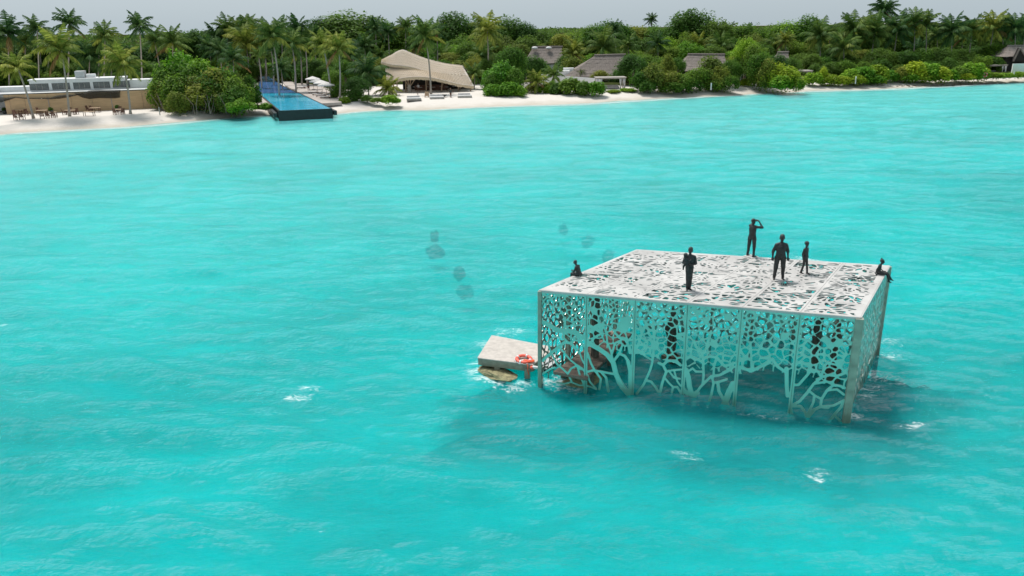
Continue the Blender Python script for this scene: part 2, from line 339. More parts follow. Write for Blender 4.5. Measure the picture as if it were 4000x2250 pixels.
bp2 = n.new('ShaderNodeBump'); bp2.inputs['Strength'].default_value = .35; bp2.inputs['Distance'].default_value = .2; L.new(n1.outputs[0], bp2.inputs['Height'])
dif = n.new('ShaderNodeBsdfDiffuse'); L.new(streaked(mc.outputs[0], .86), dif.inputs[0]); L.new(bp2.outputs[0], dif.inputs['Normal'])
tr = n.new('ShaderNodeBsdfTransparent'); mt = n.new('ShaderNodeMixRGB'); L.new(shal, mt.inputs[0]); mt.inputs[1].default_value = (.01, .88, .91, 1); mt.inputs[2].default_value = (.42, .97, .96, 1); L.new(streaked(mt.outputs[0], .90), tr.inputs[0])
m1 = n.new('ShaderNodeMixShader'); L.new(mrange(da.outputs['Fac'], -5, 0, .42, .12), m1.inputs[0]); L.new(tr.outputs[0], m1.inputs[1]); L.new(dif.outputs[0], m1.inputs[2])
gl = n.new('ShaderNodeBsdfGlossy'); gl.inputs['Roughness'].default_value = .07; L.new(bp.outputs[0], gl.inputs['Normal'])
fr = n.new('ShaderNodeFresnel'); fr.inputs[0].default_value = 1.33; L.new(bp.outputs[0], fr.inputs['Normal'])
m2 = n.new('ShaderNodeMixShader'); L.new(fr.outputs[0], m2.inputs[0]); L.new(m1.outputs[0], m2.inputs[1]); L.new(gl.outputs[0], m2.inputs[2])
nf = n.new('ShaderNodeTexNoise'); nf.inputs['Scale'].default_value = 5.5; nf.inputs['Detail'].default_value = 8; nf.inputs['Roughness'].default_value = .7; nf.inputs['Distortion'].default_value = 1.2; L.new(mp.outputs[0], nf.inputs[0])
ad = n.new('ShaderNodeMath'); ad.operation = 'ADD'; L.new(mrange(nf.outputs[0], .35, .65, 0, 1), ad.inputs[0]); L.new(fa.outputs['Fac'], ad.inputs[1])
fd = n.new('ShaderNodeBsdfDiffuse'); fd.inputs[0].default_value = (.78, .80, .80, 1)
m3 = n.new('ShaderNodeMixShader'); L.new(mrange(ad.outputs[0], 1.15, 1.6, 0, .62), m3.inputs[0]); L.new(m2.outputs[0], m3.inputs[1]); L.new(fd.outputs[0], m3.inputs[2])
L.new(m3.outputs[0], out.inputs[0])
tag(mesh_obj('sea', grid_mesh('sea', X, Y, Zw, M_sea, {'shore_distance': D, 'foam': foam})), kind='structure')

# ------------------------------------------------------------------ perforated pavilion in the sea
def panel_mesh(name, F, P, off, m):
    """F[j,i] > 0 is metal; P(i,j) gives the 3-D point; off is the plate thickness vector"""
    ny, nx = F.shape; V = []; idx = {}; faces = []
    def key(k, x, y):
        if k not in idx: idx[k] = len(V); V.append(P(x, y))
        return idx[k]
    Fl = F.tolist()
    for j in range(ny-1):
        r0 = Fl[j]; r1 = Fl[j+1]
        for i in range(nx-1):
            c = ((i, j, r0[i]), (i+1, j, r0[i+1]), (i+1, j+1, r1[i+1]), (i, j+1, r1[i]))
            pos = (c[0][2] > 0)+(c[1][2] > 0)+(c[2][2] > 0)+(c[3][2] > 0)
            if pos == 0: continue
            poly = []
            for k in range(4):
                a = c[k]; b_ = c[(k+1) & 3]
                if a[2] > 0: poly.append(key((a[0], a[1]), a[0], a[1]))
                if (a[2] > 0) != (b_[2] > 0):
                    t = a[2]/(a[2]-b_[2]); t = min(max(t, .04), .96); kk = tuple(sorted(((a[0], a[1]), (b_[0], b_[1]))))
                    poly.append(key(kk, a[0]+(b_[0]-a[0])*t, a[1]+(b_[1]-a[1])*t))
            if len(poly) >= 3: faces.append(tuple(poly))
    if not faces: return None
    cnt = {}
    for f in faces:
        for k in range(len(f)):
            a, b_ = f[k], f[(k+1) % len(f)]
            if (b_, a) in cnt: del cnt[(b_, a)]
            else: cnt[(a, b_)] = 1
    N = len(V); V2 = V+[p+off for p in V]
    fs = faces+[tuple(q+N for q in f[::-1]) for f in faces]+[(b_, a, a+N, b_+N) for a, b_ in cnt]
    return pydata(name, V2, fs, m)
def darts(wd, ht, rfun, n_, seed):
    rs = random.Random(seed); cell = .3; G_ = {}; out = []
    for _ in range(n_):
        x = rs.uniform(0, wd); y = rs.uniform(0, ht); r_ = rfun(x, y); ix, iy = int(x/cell), int(y/cell); k = 2 if r_ > .3 else 1; ok = True
        for a in range(ix-k, ix+k+1):
            for b_ in range(iy-k, iy+k+1):
                for (p, q, c) in G_.get((a, b_), ()):
                    if (x-p)**2+(y-q)**2 < ((r_+c)*.5)**2: ok = False; break
                if not ok: break
            if not ok: break
        if ok: G_.setdefault((ix, iy), []).append((x, y, r_)); out.append((x, y))
    return np.array(out)
def voro(X, Y, pts, warp=None):
    dx = X[..., None]-pts[:, 0]; dy = Y[..., None]-pts[:, 1]
    if warp is not None:
        ex, ey = warp; dr = dx*ex[..., None]+dy*ey[..., None]; dt = -dx*ey[..., None]+dy*ex[..., None]; d = np.sqrt((dr*.36)**2+dt**2)
    else: d = np.sqrt(dx**2+dy**2)
    ix = d.argmin(-1); d.partition(1, axis=-1); return d[..., 0], d[..., 1], np.random.RandomState(len(pts)).rand(len(pts))[ix]
def capsule(X, Y, pts, wd):
    best = np.full_like(X, -9.)
    for (x0, y0), (x1, y1) in zip(pts[:-1], pts[1:]):
        dx, dy = x1-x0, y1-y0; t = np.clip(((X-x0)*dx+(Y-y0)*dy)/(dx*dx+dy*dy+1e-9), 0, 1)
        best = np.maximum(best, wd-np.hypot(X-x0-t*dx, Y-y0-t*dy))
    return best
cc = (QA+QB+QC+QD)/4
gal = empty('sea_pavilion', (cc.x, cc.y, 0), 'square pale steel pavilion with tree-pattern perforated walls and roof standing in the sea', 'pavilion')
def gchild(o): o.parent = gal; o.matrix_parent_inverse = Matrix.Translation((-cc.x, -cc.y, 0)); return o
eU = (QB-QA); LU = eU.length; eU = eU/LU
nF = Vector((eU.y, -eU.x, 0)).normalized()
if nF.y > 0: nF = -nF                       # outward of the front wall
def face_uv(px, py):
    d = ray(px, py); q = intersect_line_plane(CAM, CAM+d, QA, nF); q = q-QA; return q.dot(eU), CUBE_H+q.z
def z1(x, y): return face_uv(1820+x/2.3373, 1080+y/2.3373)
def z2(x, y): return face_uv(2700+x/2.3367, 1080+y/2.3367)
B1 = [([(705,420),(760,445),(830,490),(900,500),(960,500),(1080,560)],44),([(705,610),(745,605),(790,560),(850,550)],12),([(705,480),(720,500),(705,540)],12),
 ([(745,605),(775,690),(810,760),(830,800),(890,850),(930,890),(965,960)],17),([(700,770),(740,730),(790,690),(850,640),(900,600),(960,610),(1000,660)],26),
 ([(850,640),(900,700),(950,760),(1000,800),(1060,840),(1085,870)],17),([(930,890),(960,840),(1010,815),(1050,850)],17),([(700,890),(760,850),(810,830)],17),
 ([(1020,830),(1040,900),(1078,990)],17),([(900,510),(890,560),(930,600)],20),([(960,610),(990,580),(1040,590),(1078,640)],17),([(1000,660),(1040,700),(1060,760),(1082,800)],15),
 ([(830,970),(900,980),(960,965),(1040,995),(1090,990),(1190,1030)],15),
 ([(1500,1090),(1430,1010),(1400,960)],52),([(1400,960),(1370,890),(1345,790)],46),([(1345,790),(1290,715),(1220,665),(1130,615),(1110,600)],44),
 ([(1350,770),(1400,705),(1450,725),(1490,790)],24),([(1340,760),(1325,690),(1290,600),(1280,500),(1250,450)],17),([(1400,705),(1430,620),(1400,590),(1360,610),(1335,700)],17),
 ([(1110,700),(1140,790),(1170,850),(1200,890),(1232,935),(1218,1030)],20),([(1108,870),(1160,858),(1240,870),(1340,890)],21),([(1240,880),(1280,925),(1300,1050)],22),
 ([(1110,900),(1130,960),(1190,1030)],17),([(1480,780),(1500,860),(1500,1060)],34),([(1350,500),(1400,560),(1440,560),(1480,620),(1500,700)],20),([(1120,630),(1170,560),(1240,520)],20),
 ([(1560,1070),(1620,990),(1640,950),(1690,960),(1730,1010),(1775,1090)],20),([(1640,950),(1680,860),(1700,790),(1710,720),(1715,600),(1715,450)],19),
 ([(1770,1080),(1790,980),(1810,920),(1830,870),(1800,810),(1760,790)],23),([(1830,870),(1880,858),(1965,850)],16),([(1810,920),(1850,970),(1890,1010),(1870,1110)],17),
 ([(1890,1010),(1930,1010),(1965,1070)],18),([(1550,700),(1600,700),(1640,730),(1700,765)],14),([(1550,680),(1580,600),(1600,540),(1640,440)],17),([(1600,560),(1660,600),(1640,680),(1600,710)],14),
 ([(1800,810),(1840,770),(1900,770),(1960,810)],24),([(1850,860),(1900,925),(1955,935)],15),([(1900,860),(1930,960),(1960,1000)],14),
 ([(2080,1180),(2082,1080),(2110,1060)],42),([(2080,1085),(2020,1070),(1985,1030)],36),([(2060,1080),(2040,1000),(2030,920),(2005,850)],44),([(2100,1070),(2140,1010),(2200,950),(2240,910)],20),
 ([(2160,990),(2170,900),(2165,750),(2150,700),(2100,640),(2080,590)],20),([(2260,910),(2265,820),(2290,740)],18),([(2240,915),(2320,900),(2400,860),(2440,790)],22),
 ([(2250,930),(2260,980),(2240,1080),(2205,1190)],20),([(2270,970),(2320,960),(2380,940)],20),([(2300,970),(2310,1050),(2350,1120),(2400,1190)],26),([(2350,1200),(2400,1060),(2440,980)],50),
 ([(2010,740),(2060,730),(2140,770),(2170,790)],19),([(2040,860),(2070,840),(2100,870),(2165,870)],17),([(2170,750),(2230,730),(2290,740),(2360,820),(2430,800)],21),([(2170,700),(2200,640),(2240,500)],20)]
B2 = [([(440,830),(550,865),(640,820),(740,755),(790,825),(860,870)],26),([(870,840),(872,1000),(880,1090)],34),([(470,800),(480,720),(450,690)],16),([(550,860),(548,740),(540,600)],18),
 ([(925,990),(980,990),(1060,900),(1100,850),(1160,870),(1190,920),(1120,980),(1070,1045)],22),([(940,805),(1010,780),(1090,830)],20),([(1070,1040),(1125,1085),(1115,1150),(1050,1290)],20),
 ([(912,1185),(990,1140),(1070,1050)],24),([(915,1185),(1000,1185),(1045,1250),(1060,1310)],22),([(1060,1300),(1120,1220),(1180,1190),(1250,1200)],24),([(1180,1190),(1190,1120),(1240,1040),(1300,990)],22),
 ([(1190,1120),(1130,1090)],18),([(1190,920),(1260,900),(1330,910),(1410,880)],22),([(1250,1040),(1330,1030),(1395,1080)],20),([(1180,1190),(1300,1180),(1395,1130)],20),([(1240,1350),(1310,1260),(1370,1190),(1395,1130)],22),
 ([(1310,1270),(1390,1350)],20),([(1195,900),(1210,830),(1240,790),(1340,810),(1400,870)],17),([(905,1185),(920,1260),(940,1310)],20),([(1300,990),(1360,1000),(1400,1020)],22),([(1120,980),(1240,960),(1300,990)],20)]
branches = [([z1(*p) for p in pl], w_*.5/2.3373/96) for pl, w_ in B1]+[([z2(*p) for p in pl], w_*.5/2.3367/102) for pl, w_ in B2]
seams = [z1(1105, 150)[0], z1(1548, 210)[0], z1(2027, 240)[0], z2(465, 290)[0], z2(997, 330)[0]]
seams = [0]+seams+[LU]
low = [(0, 2.35), (1.0, 2.0), (2.2, 1.75), (4.0, 1.7), (5.2, 1.45), (6.2, 1.3), (8.0, 1.25), (8.6, 1.5), (10.4, 1.5), (10.9, 1.25), (LU, 1.05)]
_fp = []
def front_field(U, Vv):
    rf = lambda x, y: (.165+.15*max(0, (CUBE_H-y)/CUBE_H)**1.2)*(1.05+.3*math.sin(x*2.9+1.3*math.sin(y*3.1))*math.sin(y*2.3+x))
    if not _fp: _fp.append(darts(LU, CUBE_H, rf, 16000, 3))
    pts = _fp[0]; pts = pts[(pts[:, 0] > U.min()-1) & (pts[:, 0] < U.max()+1)]
    wx = U+.03*np.sin(Vv*9+U*4); wy = Vv+.03*np.sin(U*11)
    f1, f2, rc = voro(wx, wy, pts)
    frac = np.clip((CUBE_H-Vv)/CUBE_H, 0, 1)
    wall = (.058-.018*frac+.06*(vnoise(U*1.6, Vv*1.6, 8)-.5))*(.55+.9*rc)+np.where((rc > .94) & (frac < .5), .2, 0)
    web = wall*1.0-(f2-f1)
    lo = np.interp(U, [a for a, b_ in low], [b_ for a, b_ in low])
    web = np.where(Vv > lo, web, -1)
    win = (U < 1.0) & (Vv < 3.1) & (Vv > 2.0)
    web = np.where(win & (Vv < 2.75), -1, web)
    F = web
    for pl, w_ in branches: F = np.maximum(F, capsule(U, Vv, pl, w_)*1.0)
    return F
_sp = {}
def side_field(U, Vv, LW, seed, small=.16):
    rf = lambda x, y: small+.12*(1-y/CUBE_H)
    key_ = (seed, round(LW, 2))
    if key_ not in _sp: _sp[key_] = darts(LW, CUBE_H, rf, 9000, seed)
    pts = _sp[key_]; pts = pts[(pts[:, 0] > U.min()-1) & (pts[:, 0] < U.max()+1)]
    f1, f2, rc = voro(U, Vv*.62+.02*np.sin(U*9), pts*np.array([1, .62])); fr_ = 1-Vv/CUBE_H
    F = (.07-.02*fr_)*(.5+rc)-(f2-f1)
    rs = random.Random(seed)
    for k in range(int(LW/1.0)):           # trunks
        x = rs.uniform(.4, LW-.4); F = np.maximum(F, capsule(U, Vv, [(x, -.5), (x+rs.uniform(-.1, .1), .6), (x+rs.uniform(-.4, .4), 1.5), (x+rs.uniform(-.8, .8), 2.6)], .07))
    return F
def build_wall(P0, P1, thickdir, field, seams_, step, z0=-.35):
    d = (P1-P0); LW = d.length; d = d/LW
    for s0, s1 in zip(seams_[:-1], seams_[1:]):
        a0, a1 = s0+.012, s1-.012; nx = max(3, int((a1-a0)/step)); us = np.linspace(a0, a1, nx); vs = np.arange(z0, CUBE_H-.045, step)
        U, Vv = np.meshgrid(us, vs); F = field(U, Vv)
        ed = np.minimum(U-a0, a1-U); F = np.maximum(F, np.where(Vv > edge_lo(.5*(s0+s1), LW), .055-ed, -1)); F = np.maximum(F, .07-(vs[-1]-Vv))
        me = panel_mesh('wall_panel', F, lambda i, j: Vector((P0.x, P0.y, 0))+d*(a0+(a1-a0)*i/(nx-1))+Vector((0, 0, z0+step*j)), thickdir*.025, M_steel)
        gchild(mesh_obj('wall_panel', me))
edge_lo = lambda u, LW: -9
build_wall(QA, QB, -nF, front_field, seams, .034)
def outward(a, b_):
    d = (b_-a).normalized(); q = Vector((d.y, -d.x, 0)); return q if q.dot((a+b_)/2-cc) > 0 else -q
for a, b_, sd_, st, k in ((QB, QC, 21, .05, 4), (QA, QD, 22, .055, 4), (QD, QC, 23, .06, 6)):
    Lw = (b_-a).length
    build_wall(a, b_, -outward(a, b_), lambda U, Vv, Lw=Lw, sd_=sd_: side_field(U, Vv, Lw, sd_, .19), [Lw*q/k for q in range(k+1)], st)
# roof
def bil(u, v): return QA*(1-u)*(1-v)+QB*u*(1-v)+QC*u*v+QD*(1-u)*v
NU, NV = 6, 5; DV = (QD-QA).length*.93
rs = random.Random(4)
for cu in range(NU):
    for cv in range(NV):
        u0, u1 = seams[cu]/LU, seams[cu+1]/LU; v0, v1 = cv/NV, (cv+1)/NV
        W_, D_ = (u1-u0)*LU, DV/NV; st = .036; nx, ny = int(W_/st), int(D_/st)
        U, Vv = np.meshgrid(np.linspace(0, W_, nx), np.linspace(0, D_, ny))
        cx, cy = W_*rs.uniform(.3, .7), D_*rs.uniform(.2, .8); ex, ey = U-cx, Vv-cy; rr = np.hypot(ex, ey)+.05
        k = 1.45 if cv == 0 and cu > 1 else (1.25 if rs.random() < .3 else 1.0)
        pts = darts(W_, D_, lambda x, y: (.16+.24*rs.random()**1.6)*k, 3500, 100+cu*10+cv)
        f1, f2, rc = voro(U+.05*np.sin(Vv*7+cu), Vv*1.35+.04*np.sin(U*8+cv), pts*np.array([1, 1.35]), (ex/rr, ey/rr))
        F = (.046+.08*(vnoise(U*1.7+cu*7, Vv*1.7+cv*5, 12)-.38))*(.45+1.15*rc)+np.where(rc > .93, .3, 0)-(f2-f1)
        F = np.maximum(F, .05-rr*.3)
        ed = np.minimum(np.minimum(U, W_-U), np.minimum(Vv, D_-Vv)); bd = np.full_like(U, .085)
        bd = np.where((cu == NU-1) & (W_-U < .3) & (W_-U <= ed+1e-6), .26, bd); bd = np.where((cv == NV-1) & (D_-Vv < .3) & (D_-Vv <= ed+1e-6), .2, bd)
        bd = np.where((cv == 0) & (Vv < .2) & (Vv <= ed+1e-6), .14, bd); bd = np.where((cu == 0) & (U < .2) & (U <= ed+1e-6), .16, bd)
        F = np.maximum(F, bd-ed)
        g0 = .004/W_
        def PP(i, j, u0=u0, u1=u1, v0=v0, v1=v1, nx=nx, ny=ny):
            p = bil(u0+.0006+(u1-u0-.0012)*i/(nx-1), v0+.001+(v1-v0-.002)*j/(ny-1)); return p
        me = panel_mesh('roof_panel', F, PP, Vector((0, 0, -.035)), M_roofsteel)
        gchild(mesh_obj('roof_panel', me))
# frame
for i, s_ in enumerate(seams[1:-1]):
    p = QA+eU*s_-nF*.11; gchild(MB().box((p.x, p.y, .55), (.10, .12, 6.6), math.atan2(eU.y, eU.x)).obj('column', M_post))
for q, wdt in ((QA, .15), (QB, .27), (QC, .2), (QD, .15)):
    inn = (Vector((cc.x, cc.y, 0))-Vector((q.x, q.y, 0))).normalized()*wdt*.1
    gchild(MB().box((q.x+inn.x, q.y+inn.y, .55), (wdt, wdt, 6.75), math.atan2(eU.y, eU.x)).obj('corner_post', M_post, bevel=.01))
for (a, b_, k) in ((QB, QC, 4), (QA, QD, 4), (QD, QC, 6)):
    o_ = outward(a, b_)
    for i in range(1, k):
        p = a.lerp(b_, i/k)-o_*.12; gchild(MB().box((p.x, p.y, .55), (.12, .12, 6.6), math.atan2((b_-a).y, (b_-a).x)).obj('column', M_post))
for i in range(1, 6):
    a = bil(seams[i]/LU, .02)-Vector((0, 0, .12)); b_ = bil(seams[i]/LU, .98)-Vector((0, 0, .12)); gchild(MB().bar(a, b_, .07, .14).obj('roof_beam', M_darksteel))
for v in (.25, .5, .75):
    a = bil(.01, v)-Vector((0, 0, .14)); b_ = bil(.99, v)-Vector((0, 0, .14)); gchild(MB().bar(a, b_, .07, .16).obj('roof_beam', M_darksteel))
for a, b_ in ((QA, QB), (QB, QC), (QC, QD), (QD, QA)):
    o_ = outward(a, b_); d = (b_-a).normalized()*.08
    gchild(MB().bar(a+o_*.015-Vector((0, 0, .05))+d*0, b_+o_*.015-Vector((0, 0, .05)), .035, .085).obj('roof_edge', M_roofsteel))
for u, v in ((.09, .3), (.80, .72)):
    p = bil(u, v); gchild(MB().box((p.x, p.y, .5), (.26, .26, 6.4), .3).obj('inner_column', M_brown))
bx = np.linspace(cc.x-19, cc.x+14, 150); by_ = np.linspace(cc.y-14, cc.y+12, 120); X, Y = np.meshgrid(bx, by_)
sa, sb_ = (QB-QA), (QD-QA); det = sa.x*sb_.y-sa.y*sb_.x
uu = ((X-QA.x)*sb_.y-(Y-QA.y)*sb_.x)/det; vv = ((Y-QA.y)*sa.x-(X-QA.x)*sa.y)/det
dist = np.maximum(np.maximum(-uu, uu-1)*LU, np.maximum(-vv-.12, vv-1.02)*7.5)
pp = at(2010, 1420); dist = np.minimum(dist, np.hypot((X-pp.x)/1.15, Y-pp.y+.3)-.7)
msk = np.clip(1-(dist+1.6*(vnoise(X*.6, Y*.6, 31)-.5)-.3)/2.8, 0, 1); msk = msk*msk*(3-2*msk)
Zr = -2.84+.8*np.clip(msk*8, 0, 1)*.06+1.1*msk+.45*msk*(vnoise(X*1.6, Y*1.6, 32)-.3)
tag(mesh_obj('reef_shade', grid_mesh('reef_shade', X, Y, Zr, M_reefshade, {'shade_cover': msk})), kind='structure')  # dark reef mound, spread out in place of shade from pavilion and platform
# inner walkway
wk = empty('walkway', at(2250, 1430, .4), 'brown wet deck walkway just inside the left wall of the pavilion', 'walkway')
def wchild(o, root): o.parent = root; o.matrix_parent_inverse = root.matrix_basis.inverted() if False else Matrix.Translation(-root.location); return o
wa, wb, wc_, wd_ = at(2160, 1452, .42), at(2292, 1478, .42), at(2470, 1300, .42), at(2390, 1290, .42)
for k in range(9):
    t0, t1 = k/9+.004, (k+1)/9-.004
    p = [wa.lerp(wd_, t0), wb.lerp(wc_, t0), wb.lerp(wc_, t1), wa.lerp(wd_, t1)]
    z = Vector((0, 0, .12)); wchild(MB().add(p+[q-z for q in p], [(0, 1, 2, 3), (7, 6, 5, 4), (0, 4, 5, 1), (1, 5, 6, 2), (2, 6, 7, 3), (3, 7, 4, 0)]).obj('deck_slab', M_deck), wk)
for t in (.08, .5, .92):
    for e_ in (wa.lerp(wd_, t), wb.lerp(wc_, t)):
        p = e_.lerp((wa+wb+wc_+wd_)/4, .12); wchild(MB().box((p.x, p.y, -1.2), (.2, .2, 3.0)).obj('leg', M_deck), wk)
# step treads between platform and walkway
for k, (x0, y0, x1, y1, z_) in enumerate(((2118, 1420, 2172, 1382, .38), (2126, 1434, 2178, 1396, .24))):
    pass
stp_ = empty('steps', at(2145, 1420, .2), 'two grey metal treads bridging the concrete platform and the inner walkway', 'steps')
for x0, y0, x1, y1, z_ in ((2112, 1424, 2172, 1388, .36), (2126, 1440, 2180, 1400, .28)):
    a, b_ = at(x0, y0, z_), at(x1, y1, z_); wchild(MB().bar(a, b_, .24, .05).obj('tread', M_equip), stp_)
a, b_ = at(2120, 1450, .1), at(2170, 1412, .1); wchild(MB().bar(a, b_, .5, .06).obj('step_frame', M_darksteel), stp_)
# ------------------------------------------------------------------ concrete platform
ZP = .54
pa, pb, pc, pd = at(1864, 1397, ZP), at(2081, 1424, ZP), at(2172, 1356, ZP), at(1920, 1308, ZP)
pl = empty('boat_platform', at(2000, 1380, 0), 'pale concrete landing platform on short legs left of the pavilion', 'platform')
def slab(q, z0, z1_, m, name, root, inset=0, bevel=.0):
    c = sum(q, Vector())/len(q); qq = [p.lerp(c, inset) for p in q]; n_ = len(q)
    top = [Vector((p.x, p.y, z1_)) for p in qq]; bot = [Vector((p.x, p.y, z0)) for p in qq]
    fs = [tuple(range(n_)), tuple(range(2*n_-1, n_-1, -1))]+[(i, i+n_, (i+1) % n_+n_, (i+1) % n_) for i in range(n_)]
    o = MB().add(top+bot, fs).obj(name, m, bevel=bevel); wchild(o, root); return o
slab([pa, pb, pc, pd], ZP-.055, ZP, M_conc, 'top_slab', pl, 0, .02)
slab([pa, pb, pc, pd], ZP-.35, ZP-.058, M_concedge, 'edge_beam', pl, .02, .01)
for px, py in ((1936, 1420), (2062, 1440), (2120, 1380), (1960, 1345)):
    p = at(px, py, ZP-.2); p = p.lerp(Vector(((pa+pc)/2)), .06); wchild(MB().box((p.x, p.y, -1.15), (.22, .22, 3.0), .1).obj('leg', M_concedge, bevel=.01), pl)
def rock(name, loc, r, m, seed, label=None, cat=None, group=None, parent=None):
    mb = MB().ball((0, 0, 0), 1, 14, 9); rs = random.Random(seed); o3 = Vector((rs.random()*9, rs.random()*9, 3))
    from mathutils import noise
    mb.v = [p*(1+.45*noise.noise(p*1.3+o3)+.15*noise.noise(p*4+o3)) for p in mb.v]
    mb.v = [Vector((p.x*r[0], p.y*r[1], p.z*r[2])) for p in mb.v]
    return tag(mesh_obj(name, mb.mesh(name, m, False), None, loc, (0, 0, rs.random()*3)), label, cat, group)
rock('reef_rock', at(1940, 1458, -.07), (1.05, .5, .17), M_rock, 1, 'low mossy reef rock breaking the surface under the platform', 'rock')
rock('reef_rock', at(2290, 1486, -.22), (1.0, .5, .26), M_rock, 2, 'submerged mossy rock below the front end of the inner walkway', 'rock')
# life ring
def ring(loc, R_, r_, rot, label, sc=1, rope=True, post=None):
    root = empty('life_ring', loc, label, 'life ring', None, 0, rot)
    n_, m_ = 48, 12
    for seg, mm, nm in (('a', M_red, 'float'), ('b', M_white, 'band')):
        if nm == 'float':
            mb = MB(); vs = []; fs = []
            for i in range(n_):
                a = 2*PI*i/n_
                for j in range(m_):
                    t = 2*PI*j/m_; q = R_+r_*math.cos(t); vs.append((q*math.cos(a), q*math.sin(a), r_*.8*math.sin(t)))
            for i in range(n_):
                for j in range(m_):
                    fs.append((i*m_+j, ((i+1) % n_)*m_+j, ((i+1) % n_)*m_+(j+1) % m_, i*m_+(j+1) % m_))
            mb.add(vs, fs); mb.obj('float', mm, root, True)
        else:
            for b0 in range(4):
                mb = MB(); a0 = PI/4+b0*PI/2
                pts = [(R_*math.cos(a0+t), R_*math.sin(a0+t), 0) for t in (-.11, -.04, .04, .11)]
                mb.tube(pts, r_*1.08, 12); mb.obj('band', mm, root, True)
    if rope:
        pts = [((R_+r_*1.25+.02*math.sin(i*2.1))*math.cos(2*PI*i/40), (R_+r_*1.25)*math.sin(2*PI*i/40), -.03+.02*math.sin(i*1.7)) for i in range(41)]
        MB().tube(pts, .011, 5).obj('grab_rope', M_white, root, True)
    return root
ring(at(2046, 1402, ZP+.08), .295, .075, (math.radians(6), 0, .3), 'orange-red life ring with white bands lying on the concrete platform')
rs = random.Random(5); q0 = at(2066, 1414, ZP+.03); pts = []
for i in range(40): pts.append(q0+Vector((.22*math.sin(i*.9)+rs.uniform(-.04, .04), .12*math.cos(i*1.3), .02+rs.random()*.05)))
pe = at(2062, 1428, ZP-.03); pts += [pe+Vector((0, -.05, 0)), pe+Vector((-.01, -.06, -.18)), pe+Vector((.03, -.05, -.4))]
tag(MB().tube(pts, .018, 5).obj('rope', M_rope, None, True), 'tangled orange rope spilling over the front edge of the platform', 'rope')
fl = empty('marker_float', at(2092, 1436, .42), 'small white and red float hanging at the right corner of the platform', 'float')
MB().limb((-.1, 0, .02), (.12, 0, -.01), .075, .06).obj('body', M_white, fl, True); MB().limb((-.16, 0, 0), (-.12, 0, 0), .08, .08).obj('cap', M_red, fl, True); MB().tube([(-.13, 0, .05), (-.14, .0, .12)], .02, 6).obj('hook', M_red, fl)

# ------------------------------------------------------------------ statues
def remesh(mb, vox, m, extra=None, smooth_it=3, name='body'):
    me = mb.mesh('tmp', m, True); o = bpy.data.objects.new('tmp', me); COL.objects.link(o)
    import bmesh
    bb = bmesh.new(); bb.from_mesh(me); bmesh.ops.recalc_face_normals(bb, faces=bb.faces); bb.to_mesh(me); bb.free()
    r_ = o.modifiers.new('r', 'REMESH'); r_.mode = 'VOXEL'; r_.voxel_size = vox; r_.use_smooth_shade = True
    s_ = o.modifiers.new('s', 'SMOOTH'); s_.iterations = smooth_it; s_.factor = .5
    dg = bpy.context.evaluated_depsgraph_get(); out_ = bpy.data.meshes.new_from_object(o.evaluated_get(dg)); bpy.data.objects.remove(o)
    if extra:
        n0 = len(out_.vertices); v = [tuple(q.co) for q in out_.vertices]; f = [tuple(p.vertices) for p in out_.polygons]
        v += [tuple(p) for p in extra.v]; f += [tuple(i+n0 for i in q) for q in extra.f]
        out_ = pydata(name, v, f, m, True)
    else: out_.name = name
    if not out_.materials: out_.materials.append(m)
    return out_
def hand(mb, fing, w_, dirv, palm_n, s=1.0, curl=.5):
    """palm from wrist w_ along dirv; five unequal bent fingers"""
    d = Vector(dirv).normalized(); nn = Vector(palm_n); nn = (nn-d*nn.dot(d)).normalized(); side = d.cross(nn); w_ = Vector(w_)
    k = .085*s; mb.limb(w_, w_+d*k, .026*s, .03*s); mb.limb(w_+side*.018*s, w_+d*k+side*.03*s, .02*s, .02*s); mb.limb(w_-side*.018*s, w_+d*k-side*.03*s, .02*s, .02*s)
    for q, (o_, ln) in enumerate(((-.036, .062), (-.012, .078), (.012, .072), (.036, .055))):
        b0 = w_+d*(k-.01)+side*o_*s; m0 = b0+(d*math.cos(curl*.6)+nn*math.sin(curl*.6))*ln*.55*s; e0 = m0+(d*math.cos(curl*1.6)+nn*math.sin(curl*1.6))*ln*.5*s
        fing.limb(b0, m0, .0105*s, .0095*s, 7); fing.limb(m0, e0, .0095*s, .008*s, 7)
    b0 = w_+d*.025*s-side*.03*s; m0 = b0+(d*.6-side*.6+nn*.4).normalized()*.045*s; e0 = m0+(d*.85-side*.1+nn*.4).normalized()*.035*s
    fing.limb(b0, m0, .013*s, .011*s, 7); fing.limb(m0, e0, .011*s, .009*s, 7)
